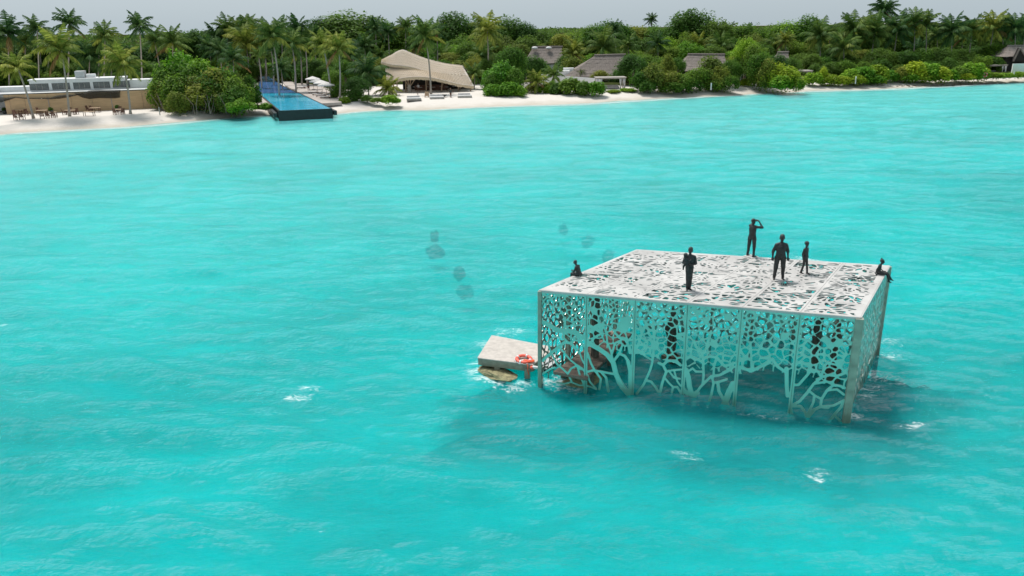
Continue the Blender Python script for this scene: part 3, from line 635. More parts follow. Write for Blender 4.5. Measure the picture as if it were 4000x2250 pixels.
def head(mb, c, yaw, pitch=0, s=1.0, hair='short'):
    R = Matrix.Rotation(yaw, 3, 'Z') @ Matrix.Rotation(pitch, 3, 'X'); c = Vector(c); P = lambda x, y, z: c+R @ (Vector((x, y, z))*s)
    E_ = lambda p, r, : mb.ball(p, tuple(q*s for q in r), 16, 12, R)
    E_(P(0, .01, .03), (.083, .1, .095)); E_(P(0, -.025, -.04), (.058, .066, .075)); E_(P(0, -.055, -.085), (.03, .03, .025))  # skull, jaw, chin
    E_(P(0, -.103, -.012), (.013, .02, .026)); E_(P(0, -.085, .03), (.052, .018, .013)); E_(P(0, -.085, -.055), (.026, .012, .009))  # nose, brow, lips
    for sg in (-1, 1): E_(P(sg*.08, .01, -.01), (.012, .022, .034)); E_(P(sg*.03, -.083, .008), (.013, .01, .008))
    if hair == 'short': E_(P(0, .022, .05), (.084, .1, .088))
    if hair == 'curly':
        E_(P(0, .015, .045), (.1, .108, .095)); [E_(P(.085*math.cos(a*2.4)*math.sqrt(1-(a/18)**2), .02+.09*math.sin(a*2.4)*math.sqrt(1-(a/18)**2), .03+.1*a/18), (.028, .028, .028)) for a in range(18)]
    if hair == 'cap': E_(P(0, .02, .055), (.088, .104, .082)); E_(P(0, -.10, .05), (.06, .06, .012))
    if hair == 'bun': E_(P(0, .02, .045), (.086, .102, .09)); E_(P(0, .06, .145), (.042, .042, .04))
def figure(J, s=1.0, hair='short', hyaw=0, hpitch=0, bulk=1.0, shoes=True, skirt=False, extra=None, curl=(.5, .5), palm=((0, -1, 0), (0, -1, 0)), yaw=0):
    """J: joints in metres, figure faces -Y"""
    mb = MB(); fg = MB(); V = {k: Vector(v) for k, v in J.items()}; b = bulk
    pel, ch, nk, hd = V['pelvis'], V['chest'], V['neck'], V['head']; wa_ = pel.lerp(ch, .45)
    ax = V['shL']-V['shR']; ty = math.atan2(ax.y, ax.x); ax2 = V['hipL']-V['hipR']; py_ = math.atan2(ax2.y, ax2.x)
    sw = ax.length/2
    up = (ch-pel).normalized()
    mb.loft([(pel-up*.08, .15*b, .12*b, py_), (pel, .178*b, .138*b, py_), (pel+up*.02, .172*b, .132*b, py_), (wa_, .155*b, .118*b, (ty+py_)/2), (ch-up*.06, .172*b, .12*b, ty), (ch+up*.03, .178*b, .12*b, ty), (ch+up*.085, .16*b, .10*b, ty), (ch+up*.13, .115*b, .088*b, ty), (nk-up*.015, .07, .07, ty)])
    mb.limb(V['shL']*.93+V['shR']*.07, nk-up*.02, .07*b, .058); mb.limb(V['shR']*.93+V['shL']*.07, nk-up*.02, .07*b, .058)
    mb.limb(nk-up*.05, hd-Vector((0, 0, .03)), .058, .052)
    head(mb, hd, hyaw, hpitch, 1.17, hair)
    for sd_, ci, pn in (('L', curl[0], palm[0]), ('R', curl[1], palm[1])):
        sh, el, wr = V['sh'+sd_], V['el'+sd_], V['wr'+sd_]
        mb.ball(sh, (.064*b, .066*b, .062*b)); mb.limb(sh, el, .062*b, .05*b); mb.limb(sh.lerp(el, .2), el.lerp(wr, .12), .060*b, .054*b); mb.limb(el, wr, .047*b, .03)
        hdv = V.get('hd'+sd_); hand(mb, fg, wr, (hdv-wr) if hdv else (wr-el), pn, 1.05, ci)
        hp, kn, an, to = V['hip'+sd_], V['kn'+sd_], V['an'+sd_], V['to'+sd_]
        mb.limb(hp, kn, .105*b, .07*b); mb.limb(hp.lerp(kn, .3), kn, .092*b, .074*b); mb.limb(kn, an, .07*b, .058 if shoes else .045); mb.limb(kn, kn.lerp(an, .45), .066*b, .064*b)
        f = (to-an); f.z = 0; f = f.normalized() if f.length > .01 else (to-an).normalized()
        mb.limb(an+Vector((0, 0, -.0)), an-f*.035-(Vector((0, 0, .045)) if (to-an).z > -.12 else Vector((0, 0, 0))), .045, .042); mb.limb(an-f*.02+Vector((0, 0, -.035)), to, .045, .036)
    if extra: extra(mb)
    if s != 1.0:
        mb.v = [p*s for p in mb.v]; fg.v = [p*s for p in fg.v]
    me = remesh(mb, .013*max(s, .8), M_bronze, fg, 2)
    from mathutils import noise
    nv = len(me.vertices); co = np.empty(nv*3, np.float32); me.vertices.foreach_get('co', co); co = co.reshape(-1, 3); no = np.empty(nv*3, np.float32); me.vertex_normals.foreach_get('vector', no); no = no.reshape(-1, 3)
    k = np.array([noise.noise(Vector((c[0]*9, c[1]*9, c[2]*5)))*.011+noise.noise(Vector(c)*26)*.004 if c[2] < (V['neck'].z-.03)*s else 0 for c in co.tolist()])   # cloth folds below the neck
    me.vertices.foreach_set('co', (co+no*k[:, None]).reshape(-1).astype(np.float32)); me.update()
    return me
def stand(hw=.095, step=0.0, armL=None, armR=None):
    J = dict(pelvis=(0, 0, .96), chest=(0, .01, 1.32), neck=(0, .02, 1.50), head=(0, 0, 1.68), shL=(.178, .01, 1.415), shR=(-.178, .01, 1.415),
             elL=(.25, .03, 1.15), elR=(-.25, .03, 1.15), wrL=(.265, -.03, .91), wrR=(-.265, -.03, .91),
             hipL=(hw, 0, .90), hipR=(-hw, 0, .90), knL=(hw+.03, -.01, .49), knR=(-hw-.03, -.01, .49), anL=(hw+.05, .02, .085), anR=(-hw-.05, .02, .085), toL=(hw+.08, -.14, .035), toR=(-hw-.08, -.14, .035))
    J.update(armL or {}); J.update(armR or {}); return J
ROOFZ = CUBE_H+.002
def place(me, px, py, rz, label, name='statue', dz=0, z=None, height_px=None):
    p = at(px, py, ROOFZ)
    e = empty('statue', (p.x, p.y, (ROOFZ if z is None else z)+dz), label, 'statue', None, rz)
    mesh_obj('body', me, e); return e, p
def base_plate(root, r_=.28): MB().box((0, 0, .012), (r_*2, r_*1.7, .024)).obj('base_plate', M_roofsteel, root)
def scale_to(p, foot, headpx, base_h):
    """metres of a standing figure whose head top is at headpx"""
    d = ray(p[0], headpx); q = CAM+d*(foot.y/d.y); return (q.z-foot.z)/base_h
# 1 man standing, hands at his sides, facing the camera
me = figure(stand(.11, armL=dict(elL=(.27, .06, 1.16), wrL=(.27, -.06, .93)), armR=dict(elR=(-.29, .05, 1.15), wrR=(-.30, -.04, .92))), 1.0, 'short', -.1, .12, 1.14)
o1, p = place(me, 3040, 1092, -.15, 'black statue of a broad man with hanging arms, in the middle of the roof')
sc_ = scale_to((3040,), p, 919, 1.80); o1.scale = (sc_,)*3; base_plate(o1, .30)
MAN = me
# 2 man with binoculars, back to camera, looking right
def bino(mb): pass
J = stand(.12, armL=dict(elL=(.36, -.34, 1.42), wrL=(.10, -.28, 1.68), hdL=(.04, -.24, 1.72), shL=(.20, -.03, 1.45)), armR=dict(elR=(-.30, -.30, 1.40), wrR=(-.10, -.28, 1.67), hdR=(-.04, -.24, 1.71), shR=(-.20, -.03, 1.45)))
me = figure(J, 1.0, 'short', 0, 0, 1.05, palm=((0, 0, -1), (0, 0, -1)), curl=(1.1, 1.1))
o2, p = place(me, 2932, 1002, math.radians(125), 'black statue of a man looking through binoculars at the rear roof edge')
sc_ = scale_to((2940,), p, 856, 1.80); o2.scale = (sc_,)*3
bn = MB()
for sx_ in (-.035, .035): bn.tube([(sx_, -.11, 1.70), (sx_, -.17, 1.70), (sx_*1.2, -.22, 1.70), (sx_*1.2, -.28, 1.70)], [.022, .024, .034, .038], 10)
bn.box((0, -.17, 1.70), (.05, .06, .03)); bn.obj('binoculars', M_bronze, o2, True)
base_plate(o2, .26)
# 3 child, facing right
J = dict(pelvis=(0, 0, .98), chest=(0, .02, 1.31), neck=(0, .03, 1.48), head=(0, .0, 1.67), shL=(.165, .02, 1.40), shR=(-.165, .02, 1.40), elL=(.27, .10, 1.17), wrL=(.14, -.0, .99), hdL=(.12, -.06, .96),
         elR=(-.24, .05, 1.14), wrR=(-.20, .02, .92), hipL=(.08, 0, .92), hipR=(-.08, 0, .92), knL=(.09, -.07, .50), knR=(-.085, .03, .50), anL=(.10, -.12, .085), anR=(-.09, .12, .10), toL=(.11, -.30, .035), toR=(-.10, -.03, .035))
me = figure(J, .86, 'curly', -.3, .05, .88, palm=((-1, 0, 0), (1, 0, 0)))
o3, p = place(me, 3140, 1070, math.radians(35), 'black statue of a slim child with one hand on the hip')
sc_ = scale_to((3140,), p, 945, 1.80*.86); o3.scale = (sc_,)*3; base_plate(o3, .24)
# 4 person holding a toddler
J = stand(.06, armL=dict(shL=(.185, 0, 1.42), elL=(.25, -.02, 1.14), wrL=(.05, -.22, 1.12), hdL=(-.06, -.24, 1.12)), armR=dict(shR=(-.185, 0, 1.42), elR=(-.27, -.05, 1.17), wrR=(-.18, -.26, 1.22), hdR=(-.10, -.28, 1.26)))
J['knL'] = (.07, -.02, .49); J['knR'] = (-.05, -.01, .49); J['anL'] = (.06, .03, .085); J['anR'] = (-.05, .0, .085); J['toL'] = (.12, -.13, .035); J['toR'] = (-.07, -.17, .035)
me = figure(J, 1.0, 'short', -.45, .1, 1.02, palm=((0, 1, 0), (0, 1, 0)))
o4, p = place(me, 2688, 1132, -.1, 'black statue of an adult holding a toddler on one arm')
sc_ = scale_to((2695,), p, 968, 1.80); o4.scale = (sc_,)*3; base_plate(o4, .26)
mb = MB(); mb.loft([((-.16, -.20, 1.16), .08, .085, 0), ((-.17, -.20, 1.26), .09, .085, 0), ((-.19, -.19, 1.38), .08, .07, 0), ((-.20, -.19, 1.42), .04, .04, 0)])
head(mb, (-.215, -.20, 1.52), -.9, .05, .82, 'curly')
mb.limb((-.14, -.24, 1.38), (-.06, -.24, 1.30), .035, .03); mb.limb((-.06, -.24, 1.30), (.04, -.16, 1.36), .03, .022); mb.limb((-.26, -.20, 1.37), (-.29, -.25, 1.27), .034, .028); mb.limb((-.29, -.25, 1.27), (-.22, -.30, 1.22), .028, .02)
mb.limb((-.14, -.22, 1.18), (-.10, -.32, 1.10), .055, .042); mb.limb((-.10, -.32, 1.10), (-.11, -.33, .94), .04, .03); mb.limb((-.20, -.22, 1.17), (-.27, -.20, 1.06), .055, .042); mb.limb((-.27, -.2, 1.06), (-.27, -.18, .93), .04, .03)
mesh_obj('toddler', remesh(mb, .012, M_bronze, None, 2, 'toddler'), o4)
# 5 seated reader on the left edge (faces left)
def seated(arms, lean=0, look=0, down=.3):
    return dict(pelvis=(0, 0, .13), chest=(0, -.10-lean, .46), neck=(0, -.15-lean, .62), head=(0, -.22-lean*1.3, .77), shL=(.175, -.10-lean, .55), shR=(-.175, -.10-lean, .55),
        hipL=(.09, -.03, .11), hipR=(-.09, -.03, .11), knL=(.11, -.45, .10), knR=(-.10, -.45, .10), anL=(.11, -.52, -.30), anR=(-.10, -.50, -.30), toL=(.12, -.66, -.38), toR=(-.11, -.64, -.38), **arms)
arms = dict(elL=(.22, -.20, .32), wrL=(.10, -.40, .24), hdL=(.05, -.46, .25), elR=(-.22, -.20, .32), wrR=(-.10, -.40, .24), hdR=(-.05, -.46, .25))
me = figure(seated(arms, .04), 1.0, 'cap', 0, .65, 1.1, palm=((0, 0, 1), (0, 0, 1)))
dl = (QD-QA).normalized(); ang = math.atan2(-dl.x, dl.y)   # left edge direction
e5, p = place(me, 2256, 1076, ang-PI/2+.08, 'black statue of a seated man bent forward on the left roof edge')
sc_ = scale_to((2235,), p, 1019, .90); e5.scale = (sc_,)*3
q = p-Vector((0, 0, 0)); tt = (q-QA).dot(dl); on = QA+dl*tt; inw = Vector((dl.y, -dl.x, 0)); e5.location = (on.x+inw.x*.30*sc_, on.y+inw.y*.30*sc_, ROOFZ)
# 6 seated girl on the right edge (faces right)
arms = dict(elL=(.21, -.02, .32), wrL=(.17, -.20, .17), hdL=(.14, -.28, .165), elR=(-.22, .08, .33), wrR=(-.20, .14, .08), hdR=(-.2, .10, .035))
J = seated(arms, -.08); J['anL'] = (.11, -.66, -.20); J['toL'] = (.12, -.80, -.28); J['anR'] = (-.10, -.60, -.27); J['toR'] = (-.11, -.72, -.36)
me = figure(J, .84, 'bun', -.1, .05, .85)
dr_ = (QC-QB).normalized(); ang = math.atan2(-dr_.x, dr_.y)
e6, p = place(me, 3445, 1073, ang+PI/2, 'black statue of a seated girl with a hair bun, legs over the right roof edge')
sc_ = scale_to((3437,), p, 1009, .98*.84); e6.scale = (sc_,)*3
tt = (p-QB).dot(dr_); on = QB+dr_*tt; inw = Vector((-dr_.y, dr_.x, 0)); e6.location = (on.x+inw.x*.26*sc_, on.y+inw.y*.26*sc_, ROOFZ)
# figures standing in the dim interior
for u, v, rz, lb in ((.3, .55, .6, 'dim brown figure on a plinth in the flooded interior, nearest the walkway'), (.88, .6, 4.0, 'dim brown figure on a plinth inside near the right wall')):
    p = bil(u, v); e = empty('plinth_figure', (p.x, p.y, .1), lb, 'statue', 'figures inside the sea pavilion', rz)
    m2 = MAN.copy(); m2.materials.clear(); m2.materials.append(M_brown); mesh_obj('body', m2, e, None, None, (1.15,)*3); MB().box((0, 0, -1.3), (.6, .6, 2.6)).obj('plinth', M_brown, e)
# ------------------------------------------------------------------ submerged corals
places = ['upper one of the pair left of the pavilion', 'wider one of the pair left of the pavilion', 'below the left pair', 'lowest of those left of the pavilion', 'farthest one behind the pavilion', 'just beyond the rear left roof corner', 'closest to the rear left roof corner', 'near the platform back edge', 'left of the seated reader', 'faint, far left open water']
for k, (px, py, r_) in enumerate(((1697, 925, .65), (1700, 985, 1.0), (1795, 1070, .6), (1815, 1140, .8), (2200, 895, .7), (2297, 943, .75), (2375, 1003, .8))):
    rock('coral_clump', at(px, py, -1.7), (r_*.5, r_*.75, .5), M_coral, 30+k, 'dark submerged coral clump, '+places[k], 'coral', 'coral clumps under the water')
#@@LAND
# ==================================================================== LAND
def rg(k, x, y): x0, s = {0: (0, 1), 1: (0, 2.587), 2: (600, 2.5875), 3: (1250, 2.5875), 4: (1900, 2.5875), 5: (2600, 3.15), 6: (3200, 3.15)}[k]; return x0+x/s, y/s
def G(k, x, y, z=GZ): return at(*rg(k, x, y), z)
def zat(p, px, py):      # height of pixel row py on the vertical through p
    d = ray(px, py); return (CAM+d*(p.y/d.y)).z
def scl(p): return (p-CAM).dot(_F)/FPX      # metres per photo pixel at p
def pixel_x(p): q = Vector(p)-CAM; return 2000+FPX*q.dot(CR)/q.dot(_F)
def kid(o, root): o.parent = root; o.matrix_parent_inverse = (Matrix.Translation(root.location) @ Matrix.Rotation(root.rotation_euler.z, 4, 'Z')).inverted(); return o
ORD = ['leftmost', 'second from the left', 'third from the left', 'fourth from the left', 'fifth from the left', 'sixth from the left', 'seventh from the left', 'eighth from the left', 'ninth from the left', 'tenth from the left', 'eleventh from the left', 'twelfth from the left', 'thirteenth from the left', 'fourteenth from the left', 'fifteenth from the left', 'sixteenth from the left']+[w+' from the left' for w in 'seventeenth eighteenth nineteenth twentieth twenty-first twenty-second twenty-third twenty-fourth twenty-fifth twenty-sixth twenty-seventh twenty-eighth twenty-ninth thirtieth thirty-first thirty-second'.split()]
SEG = [(-400, 430, 'above the tan beach wall'), (430, 640, 'left of the seaside thicket'), (640, 960, 'above the seaside thicket'), (960, 1240, 'around the long blue pool'), (1240, 1470, 'between pool and restaurant'),
       (1470, 1860, 'over the restaurant'), (1860, 2200, 'right of the restaurant'), (2200, 2480, 'over the curtained cabana'), (2480, 2900, 'by the brown villa'),
       (2900, 3300, 'behind the sunken small cabana'), (3300, 3650, 'in the tall palm row'), (3650, 4600, 'near the far right lifebuoy')]
def relabel(items, fmt):
    """items: (px, object, word); numbers look-alikes from the left inside each landmark stretch"""
    for a, b_, ph in SEG:
        sub = sorted([i for i in items if a <= i[0] < b_], key=lambda i: i[0])
        words = {}
        for i in sub: words.setdefault(i[2], []).append(i)
        for wd_, l in words.items():
            for k, (px, o, _) in enumerate(l):
                o['label'] = fmt.format(w=wd_, o='' if len(l) == 1 else ', '+(ORD[k] if k < len(ORD) else 'number %d from left' % (k+1)), p=ph)
# ------------------------------------------------------------------ palms
def frond_mesh(seed, elev, droop, m, wind):
    rs = random.Random(seed); V = []; F = []; p = Vector((0, 0, 0)); a = elev; N = 9; pts = []
    for i in range(N+1):
        pts.append((p.copy(), a)); st = 1.0/N; p = p+Vector((math.cos(a), 0, math.sin(a)))*st; a -= droop/N*(.5+1.2*i/N)
    for i in range(N):      # rachis strip (flattened triangle section)
        (p0, a0), (p1, a1) = pts[i], pts[i+1]; w0 = .022*(1-i/N)+.005; w1 = .022*(1-(i+1)/N)+.005
        n_ = len(V); V += [p0+Vector((0, w0, 0)), p0-Vector((0, w0, 0)), p1-Vector((0, w1, 0)), p1+Vector((0, w1, 0))]; F.append((n_, n_+1, n_+2, n_+3))
    K = 17
    for k in range(K):
        t = .13+.87*k/(K-1); i = min(int(t*N), N-1); f = t*N-i; q = pts[i][0].lerp(pts[i+1][0], f); a = pts[i][1]
        ln = .30*math.sin(PI*min(.98, (t*.86+.12)))**.7*(.85+.3*rs.random())
        for sg in (-1, 1):
            fw = .55+.5*t; d = Vector((math.cos(a)*fw, sg*.75, math.sin(a)*fw-.55-.35*rs.random()+wind*.2)).normalized()
            tip = q+d*ln+Vector((0, 0, -.10*ln)); wd_ = Vector((math.cos(a), 0, math.sin(a)))*.026
            n_ = len(V); V += [q-wd_, q+wd_, q.lerp(tip, .55)+wd_*.9+Vector((0, 0, .02)), tip, q.lerp(tip, .55)-wd_*.9+Vector((0, 0, .02))]; F.append((n_, n_+1, n_+2, n_+3, n_+4))
    return pydata('frond', V, F, m)
FR = {}
for tone in PF:
    for i, (el, dr) in enumerate(((1.35, .9), (1.15, 1.5), (.8, 1.5), (.45, 1.4), (.1, 1.2), (-.5, .7))):
        for s_ in range(2): FR[tone, i, s_] = frond_mesh(i*7+s_, el, dr, PF[tone], 0)
palms = []
def palm(px, py, bx, by, R_, tone, wind=.25, base_hidden=False, n_=23, z0=GZ):
    base = at(bx, by, z0-.05); top = atY(px, py, base.y+random.uniform(-.8, .8)); R_m = R_*scl(top)*1.28
    e = empty('palm_tree', base, 'x', 'palm tree', 'coconut palms'); L_ = (top-base); h_ = L_.length
    mb = MB(); bend = Vector((L_.x, L_.y, 0)); pts = []
    r0 = .17 if h_ > 6 else .13
    for i in range(11):
        t = i/10; q = Vector((L_.x*(t**1.35 if abs(L_.x) > .8 else t), L_.y*t, L_.z*t))+Vector((math.sin(t*PI)*.02*h_, 0, 0)); pts.append(q)
    mb.tube(pts, [r0*1.7]+[r0*(1.12-.5*i/10) for i in range(1, 11)], 8); mb.obj('trunk', M_trunk, e, True)
    rs = random.Random(int(px*7+py)); crown_tilt = -wind*.35
    T = Matrix.Rotation(crown_tilt, 3, 'Y')
    ga = rs.random()*6
    for k in range(n_):
        t = (k+.5)/n_; lev = min(5, int(t*6)); az = ga+k*2.39996+rs.uniform(-.25, .25)
        tn = tone
        if t > .88 and rs.random() < (.5 if tone == 'yellow' else .15): tn = 'brown'
        elif t > .6 and tone == 'green' and rs.random() < .35: tn = 'yellow'
        # wind sweeps the fronds towards -x
        az2 = az-wind*.7*math.sin(az-PI)*1.0
        Rm = T @ Matrix.Rotation(az2, 3, 'Z') @ Matrix.Rotation(rs.uniform(-.15, .15), 3, 'Y') @ Matrix.Rotation(rs.uniform(-.3, .3), 3, 'X')
        o = bpy.data.objects.new('frond', FR[tn, lev, k % 2]); COL.objects.link(o); o.parent = e
        o.location = pts[-1]; o.rotation_euler = Rm.to_euler(); s_ = R_m*rs.uniform(.85, 1.12); o.scale = (s_, s_, s_*1.0)
        if tn == 'brown': o['label'] = 'browned drooping frond'
    word = {'dark': 'dark green', 'green': 'green', 'yellow': 'yellow-green'}[tone]+' coconut palm'
    if h_ < 4.5: word = 'low '+word
    palms.append((px, e, word))
PL = [ # region, crown x, y, base x, y (zoomed), radius, tone, wind
 (1,180,690,340,1200,170,'yellow',.5),(1,620,510,705,1180,225,'yellow',.5),(1,1245,650,1320,1155,200,'yellow',.5),(1,80,350,100,905,190,'dark',.1),(1,375,300,400,905,130,'dark',.2),(1,700,245,690,935,150,'dark',.1),
 (1,905,590,900,900,190,'dark',.2),(1,1060,380,1050,930,150,'green',.2),(1,1410,270,1440,930,140,'dark',.2),(1,1560,420,1640,880,130,'green',.2),(1,1745,430,1745,880,165,'green',.1),(1,400,480,430,860,140,'green',.3),(1,520,420,470,880,120,'dark',.3),(1,1000,480,990,900,110,'green',.3),(1,1120,530,1130,880,110,'green',.2),
 (1,260,420,250,890,110,'green',.2),(1,-60,480,-60,900,150,'green',.2),
 (2,800,605,810,900,150,'dark',.0),(2,930,440,970,830,205,'yellow',.0),(2,740,300,760,800,140,'green',.0),(2,1200,370,1272,990,190,'green',.0),(2,1040,330,1060,800,140,'green',.0),(2,1400,450,1440,950,165,'green',.1),(2,1455,300,1500,870,130,'dark',.0),
 (2,1530,430,1552,870,120,'green',.0),(2,1715,470,1800,1000,165,'yellow',.3),(2,1870,490,1880,1020,170,'yellow',.2),(2,1290,690,1302,925,115,'dark',.0),(2,1425,560,1428,870,80,'green',0),(2,880,310,900,790,140,'green',0),(2,640,380,650,800,130,'dark',.1),(2,560,480,590,820,120,'dark',.1),(2,1110,420,1130,830,120,'green',0),
 (2,1130,560,1140,840,90,'green',0),(2,1620,380,1640,800,120,'dark',.1),(2,960,250,980,780,110,'green',0),(2,1290,300,1300,790,110,'green',0),(2,1190,500,1215,880,80,'dark',0),(2,1060,560,1095,910,80,'green',0),(2,670,520,690,850,130,'dark',.1),
 (3,450,480,470,800,130,'dark',.1),(3,480,740,492,965,190,'dark',.3),(3,1065,370,1122,955,185,'green',.3),(3,1235,575,1235,750,125,'green',.1),(3,1690,310,1690,870,175,'yellow',.2),(3,1650,580,1655,840,160,'green',.0),(3,1560,745,1558,905,110,'green',.1),
 (3,690,905,695,975,130,'yellow',.0),(3,560,300,560,760,110,'dark',.1),(3,690,330,690,780,100,'dark',.1),(3,860,280,860,780,110,'green',.1),(3,1180,330,1180,780,110,'dark',.1),(3,330,560,340,880,120,'dark',.1),(3,960,480,960,780,110,'green',.1),(3,610,570,600,800,110,'green',.1),
 (4,880,535,890,770,140,'yellow',.1),(4,1180,470,1162,800,185,'green',.1),(4,1668,200,1672,640,70,'dark',.0),(4,680,765,685,900,115,'green',.2),(4,510,825,530,945,120,'yellow',.2),(4,400,700,400,850,100,'dark',.1),(4,1430,460,1440,740,115,'green',.1),(4,1730,440,1730,730,110,'dark',.1),(4,1300,300,1300,720,90,'dark',.1),(4,640,480,640,700,80,'green',.1),
 (5,230,395,210,790,195,'green',.2),(5,410,585,410,850,190,'yellow',.3),(5,690,590,700,860,185,'green',.2),(5,1380,575,1368,860,195,'green',.4),(5,1475,500,1466,880,120,'yellow',.3),(5,1900,445,1880,900,205,'green',.4),(5,770,390,770,800,120,'green',.2),(5,1010,410,1010,820,110,'dark',.2),
 (6,300,590,290,925,190,'green',.5),(6,430,390,345,900,230,'green',.5),(6,680,410,595,890,230,'green',.5),(6,800,140,810,800,185,'dark',.1),(6,960,375,868,890,215,'dark',.4),(6,1175,300,1128,880,200,'green',.5),(6,1315,300,1285,880,160,'green',.3),
 (6,1635,385,1588,880,215,'dark',.5),(6,1880,370,1805,870,180,'green',.5),(6,2145,335,2035,870,205,'yellow',.6),(6,2242,375,2255,860,120,'green',.3),(6,2410,350,2368,870,190,'dark',.5),(6,1200,650,1200,850,170,'dark',.4),(6,2510,400,2490,860,140,'dark',.3),(6,2280,255,2280,800,90,'dark',.2),(6,120,430,110,880,130,'green',.3),(6,550,330,540,830,120,'dark',.3),(6,1450,430,1430,840,120,'green',.4),(6,1080,330,1060,830,110,'dark',.3),(6,1760,460,1740,840,110,'green',.4),(6,2650,330,2600,850,190,'dark',.4),
]
for k, cx, cy, bx, by, R_, tn, wi in PL:
    s = {1: 2.587, 2: 2.5875, 3: 2.5875, 4: 2.5875, 5: 3.15, 6: 3.15}[k]
    a = rg(k, cx, cy); b_ = rg(k, bx, by); palm(a[0], a[1], b_[0], b_[1], R_/s, tn, wi)
relabel(palms, '{w}{o}, {p}')
# ------------------------------------------------------------------ broadleaf trees and bushes
def crown_mesh(seed, m, nl=16, nleaf=4200, leaf=.085, flat=.75, shape='dome', broad=.55):
    rs = np.random.RandomState(seed); lob = []
    for i in range(nl):
        v = rs.normal(size=3); v /= np.linalg.norm(v); v[2] = abs(v[2])*.9-.12 if shape == 'dome' else v[2]
        rad = rs.uniform(.26, .42); c = v*(1-rad)*rs.uniform(.75, 1.02); c[2] *= flat; lob.append((c, rad))
    lob.append((np.array([0, 0, 0.]), .62))
    per = nleaf//len(lob); P = []; Nn = []
    for c, rad in lob:
        v = rs.normal(size=(per, 3)); v /= np.linalg.norm(v, axis=1)[:, None]
        rr = rad*(1-.45*rs.rand(per)**2.2); bump = 1+.16*np.sin(v[:, 0]*7+seed)*np.sin(v[:, 1]*6+c[0]*9)
        P.append(c+v*(rr*bump)[:, None]*np.array([1, 1, .82])); Nn.append(v)
    P = np.concatenate(P); Nn = np.concatenate(Nn); n_ = len(P); P[:, 2] /= np.percentile(P[:, 2], 99.6); P[:, :2] /= np.percentile(np.hypot(P[:, 0], P[:, 1]), 99)
    Nn = Nn*.7+np.array([0, 0, .55])+rs.normal(size=(n_, 3))*.42; Nn /= np.linalg.norm(Nn, axis=1)[:, None]
    t = rs.normal(size=(n_, 3)); t -= Nn*(t*Nn).sum(1)[:, None]; t /= np.linalg.norm(t, axis=1)[:, None]; u = np.cross(Nn, t)
    sz = leaf*rs.uniform(.6, 1.35, n_)[:, None]
    V = np.stack([P-t*sz, P+u*sz*broad, P+t*sz, P-u*sz*broad], 1).reshape(-1, 3)
    i = np.arange(n_)*4; me = bpy.data.meshes.new('crown'); me.from_pydata(V.tolist(), [], np.stack([i, i+1, i+2, i+3], 1).tolist()); me.materials.append(m); me.update(); return me
CR_ = {}
for tn in LF:
    for v in range(2): CR_[tn, 'big', v] = crown_mesh(v*3+len(tn), LF[tn], 22, 8500, .045, .7)
    for v in range(2): CR_[tn, 'bush', v] = crown_mesh(v*5+40+len(tn), LF[tn], 16, 4200, .062, .8)
    CR_[tn, 'hedge', 0] = crown_mesh(77+len(tn), LF[tn], 18, 3600, .075, .7, broad=.8); CR_[tn, 'hedge', 1] = crown_mesh(79+len(tn), LF[tn], 18, 3600, .075, .7, broad=.8)
trees = []; bushes = []
def tree(px, topy, hw, by, tn, kind='big', cat=None, dep=1.0):
    base = at(px, by, GZ-.05); wm = hw*scl(base)
    if kind != 'big': base = atY(px, by, base.y+wm*(.75 if px < 2400 else 1.15)); base.z = GZ-.05
    ztop = zat(base, px, topy); h_ = ztop-base.z
    if kind == 'big': cz = max(h_*.52, h_-wm*1.0); hz = max(h_-cz, 1.5)
    else: cz = h_*.36; hz = h_*.66
    e = empty('tree' if kind == 'big' else 'bush', base, 'x', 'tree' if kind == 'big' else 'bush', 'broadleaf trees' if kind == 'big' else 'bushes along the beach')
    v = random.randint(0, 1)
    o = mesh_obj('crown' if kind == 'big' else 'foliage', CR_[tn, kind, v], e, (0, 0, cz), (0, 0, random.uniform(0, 6.28)), (wm*1.04, wm*dep*random.uniform(.85, 1.1), hz))
    if kind == 'big':
        MB().tube([(0, 0, 0), (.1, .05, cz*.5), (.2, 0, cz), (.0, .1, cz+hz*.4)], [.35, .27, .22, .1], 8).tube([(.1, 0, cz*.55), (wm*.3, 0, cz)], [.16, .08], 6).tube([(.1, 0, cz*.6), (-wm*.3, .1, cz*1.02)], [.15, .08], 6).obj('trunk', M_bark, e, True)
    else:
        mb = MB()
        for q in range(4): a = q*1.7+px; mb.tube([(0, 0, 0), (math.cos(a)*wm*.25, math.sin(a)*wm*.2, h_*.35)], [.06, .03], 5)
        mb.obj('stem', M_bark, e)
    word = {'dark': 'dark green', 'mid': 'mid-green', 'olive': 'olive green', 'bright': 'bright green', 'lime': 'yellow-green'}[tn]
    if kind == 'big': trees.append((px, e, word+(' huge domed tree' if hw > 120 else (' broad' if hw > 78 else ' narrow')+(' rear canopy tree' if by < 283 else ' broadleaf tree'))))
    else: bushes.append((px, e, word+(' hedge shrub' if kind == 'hedge' else ' bush')))
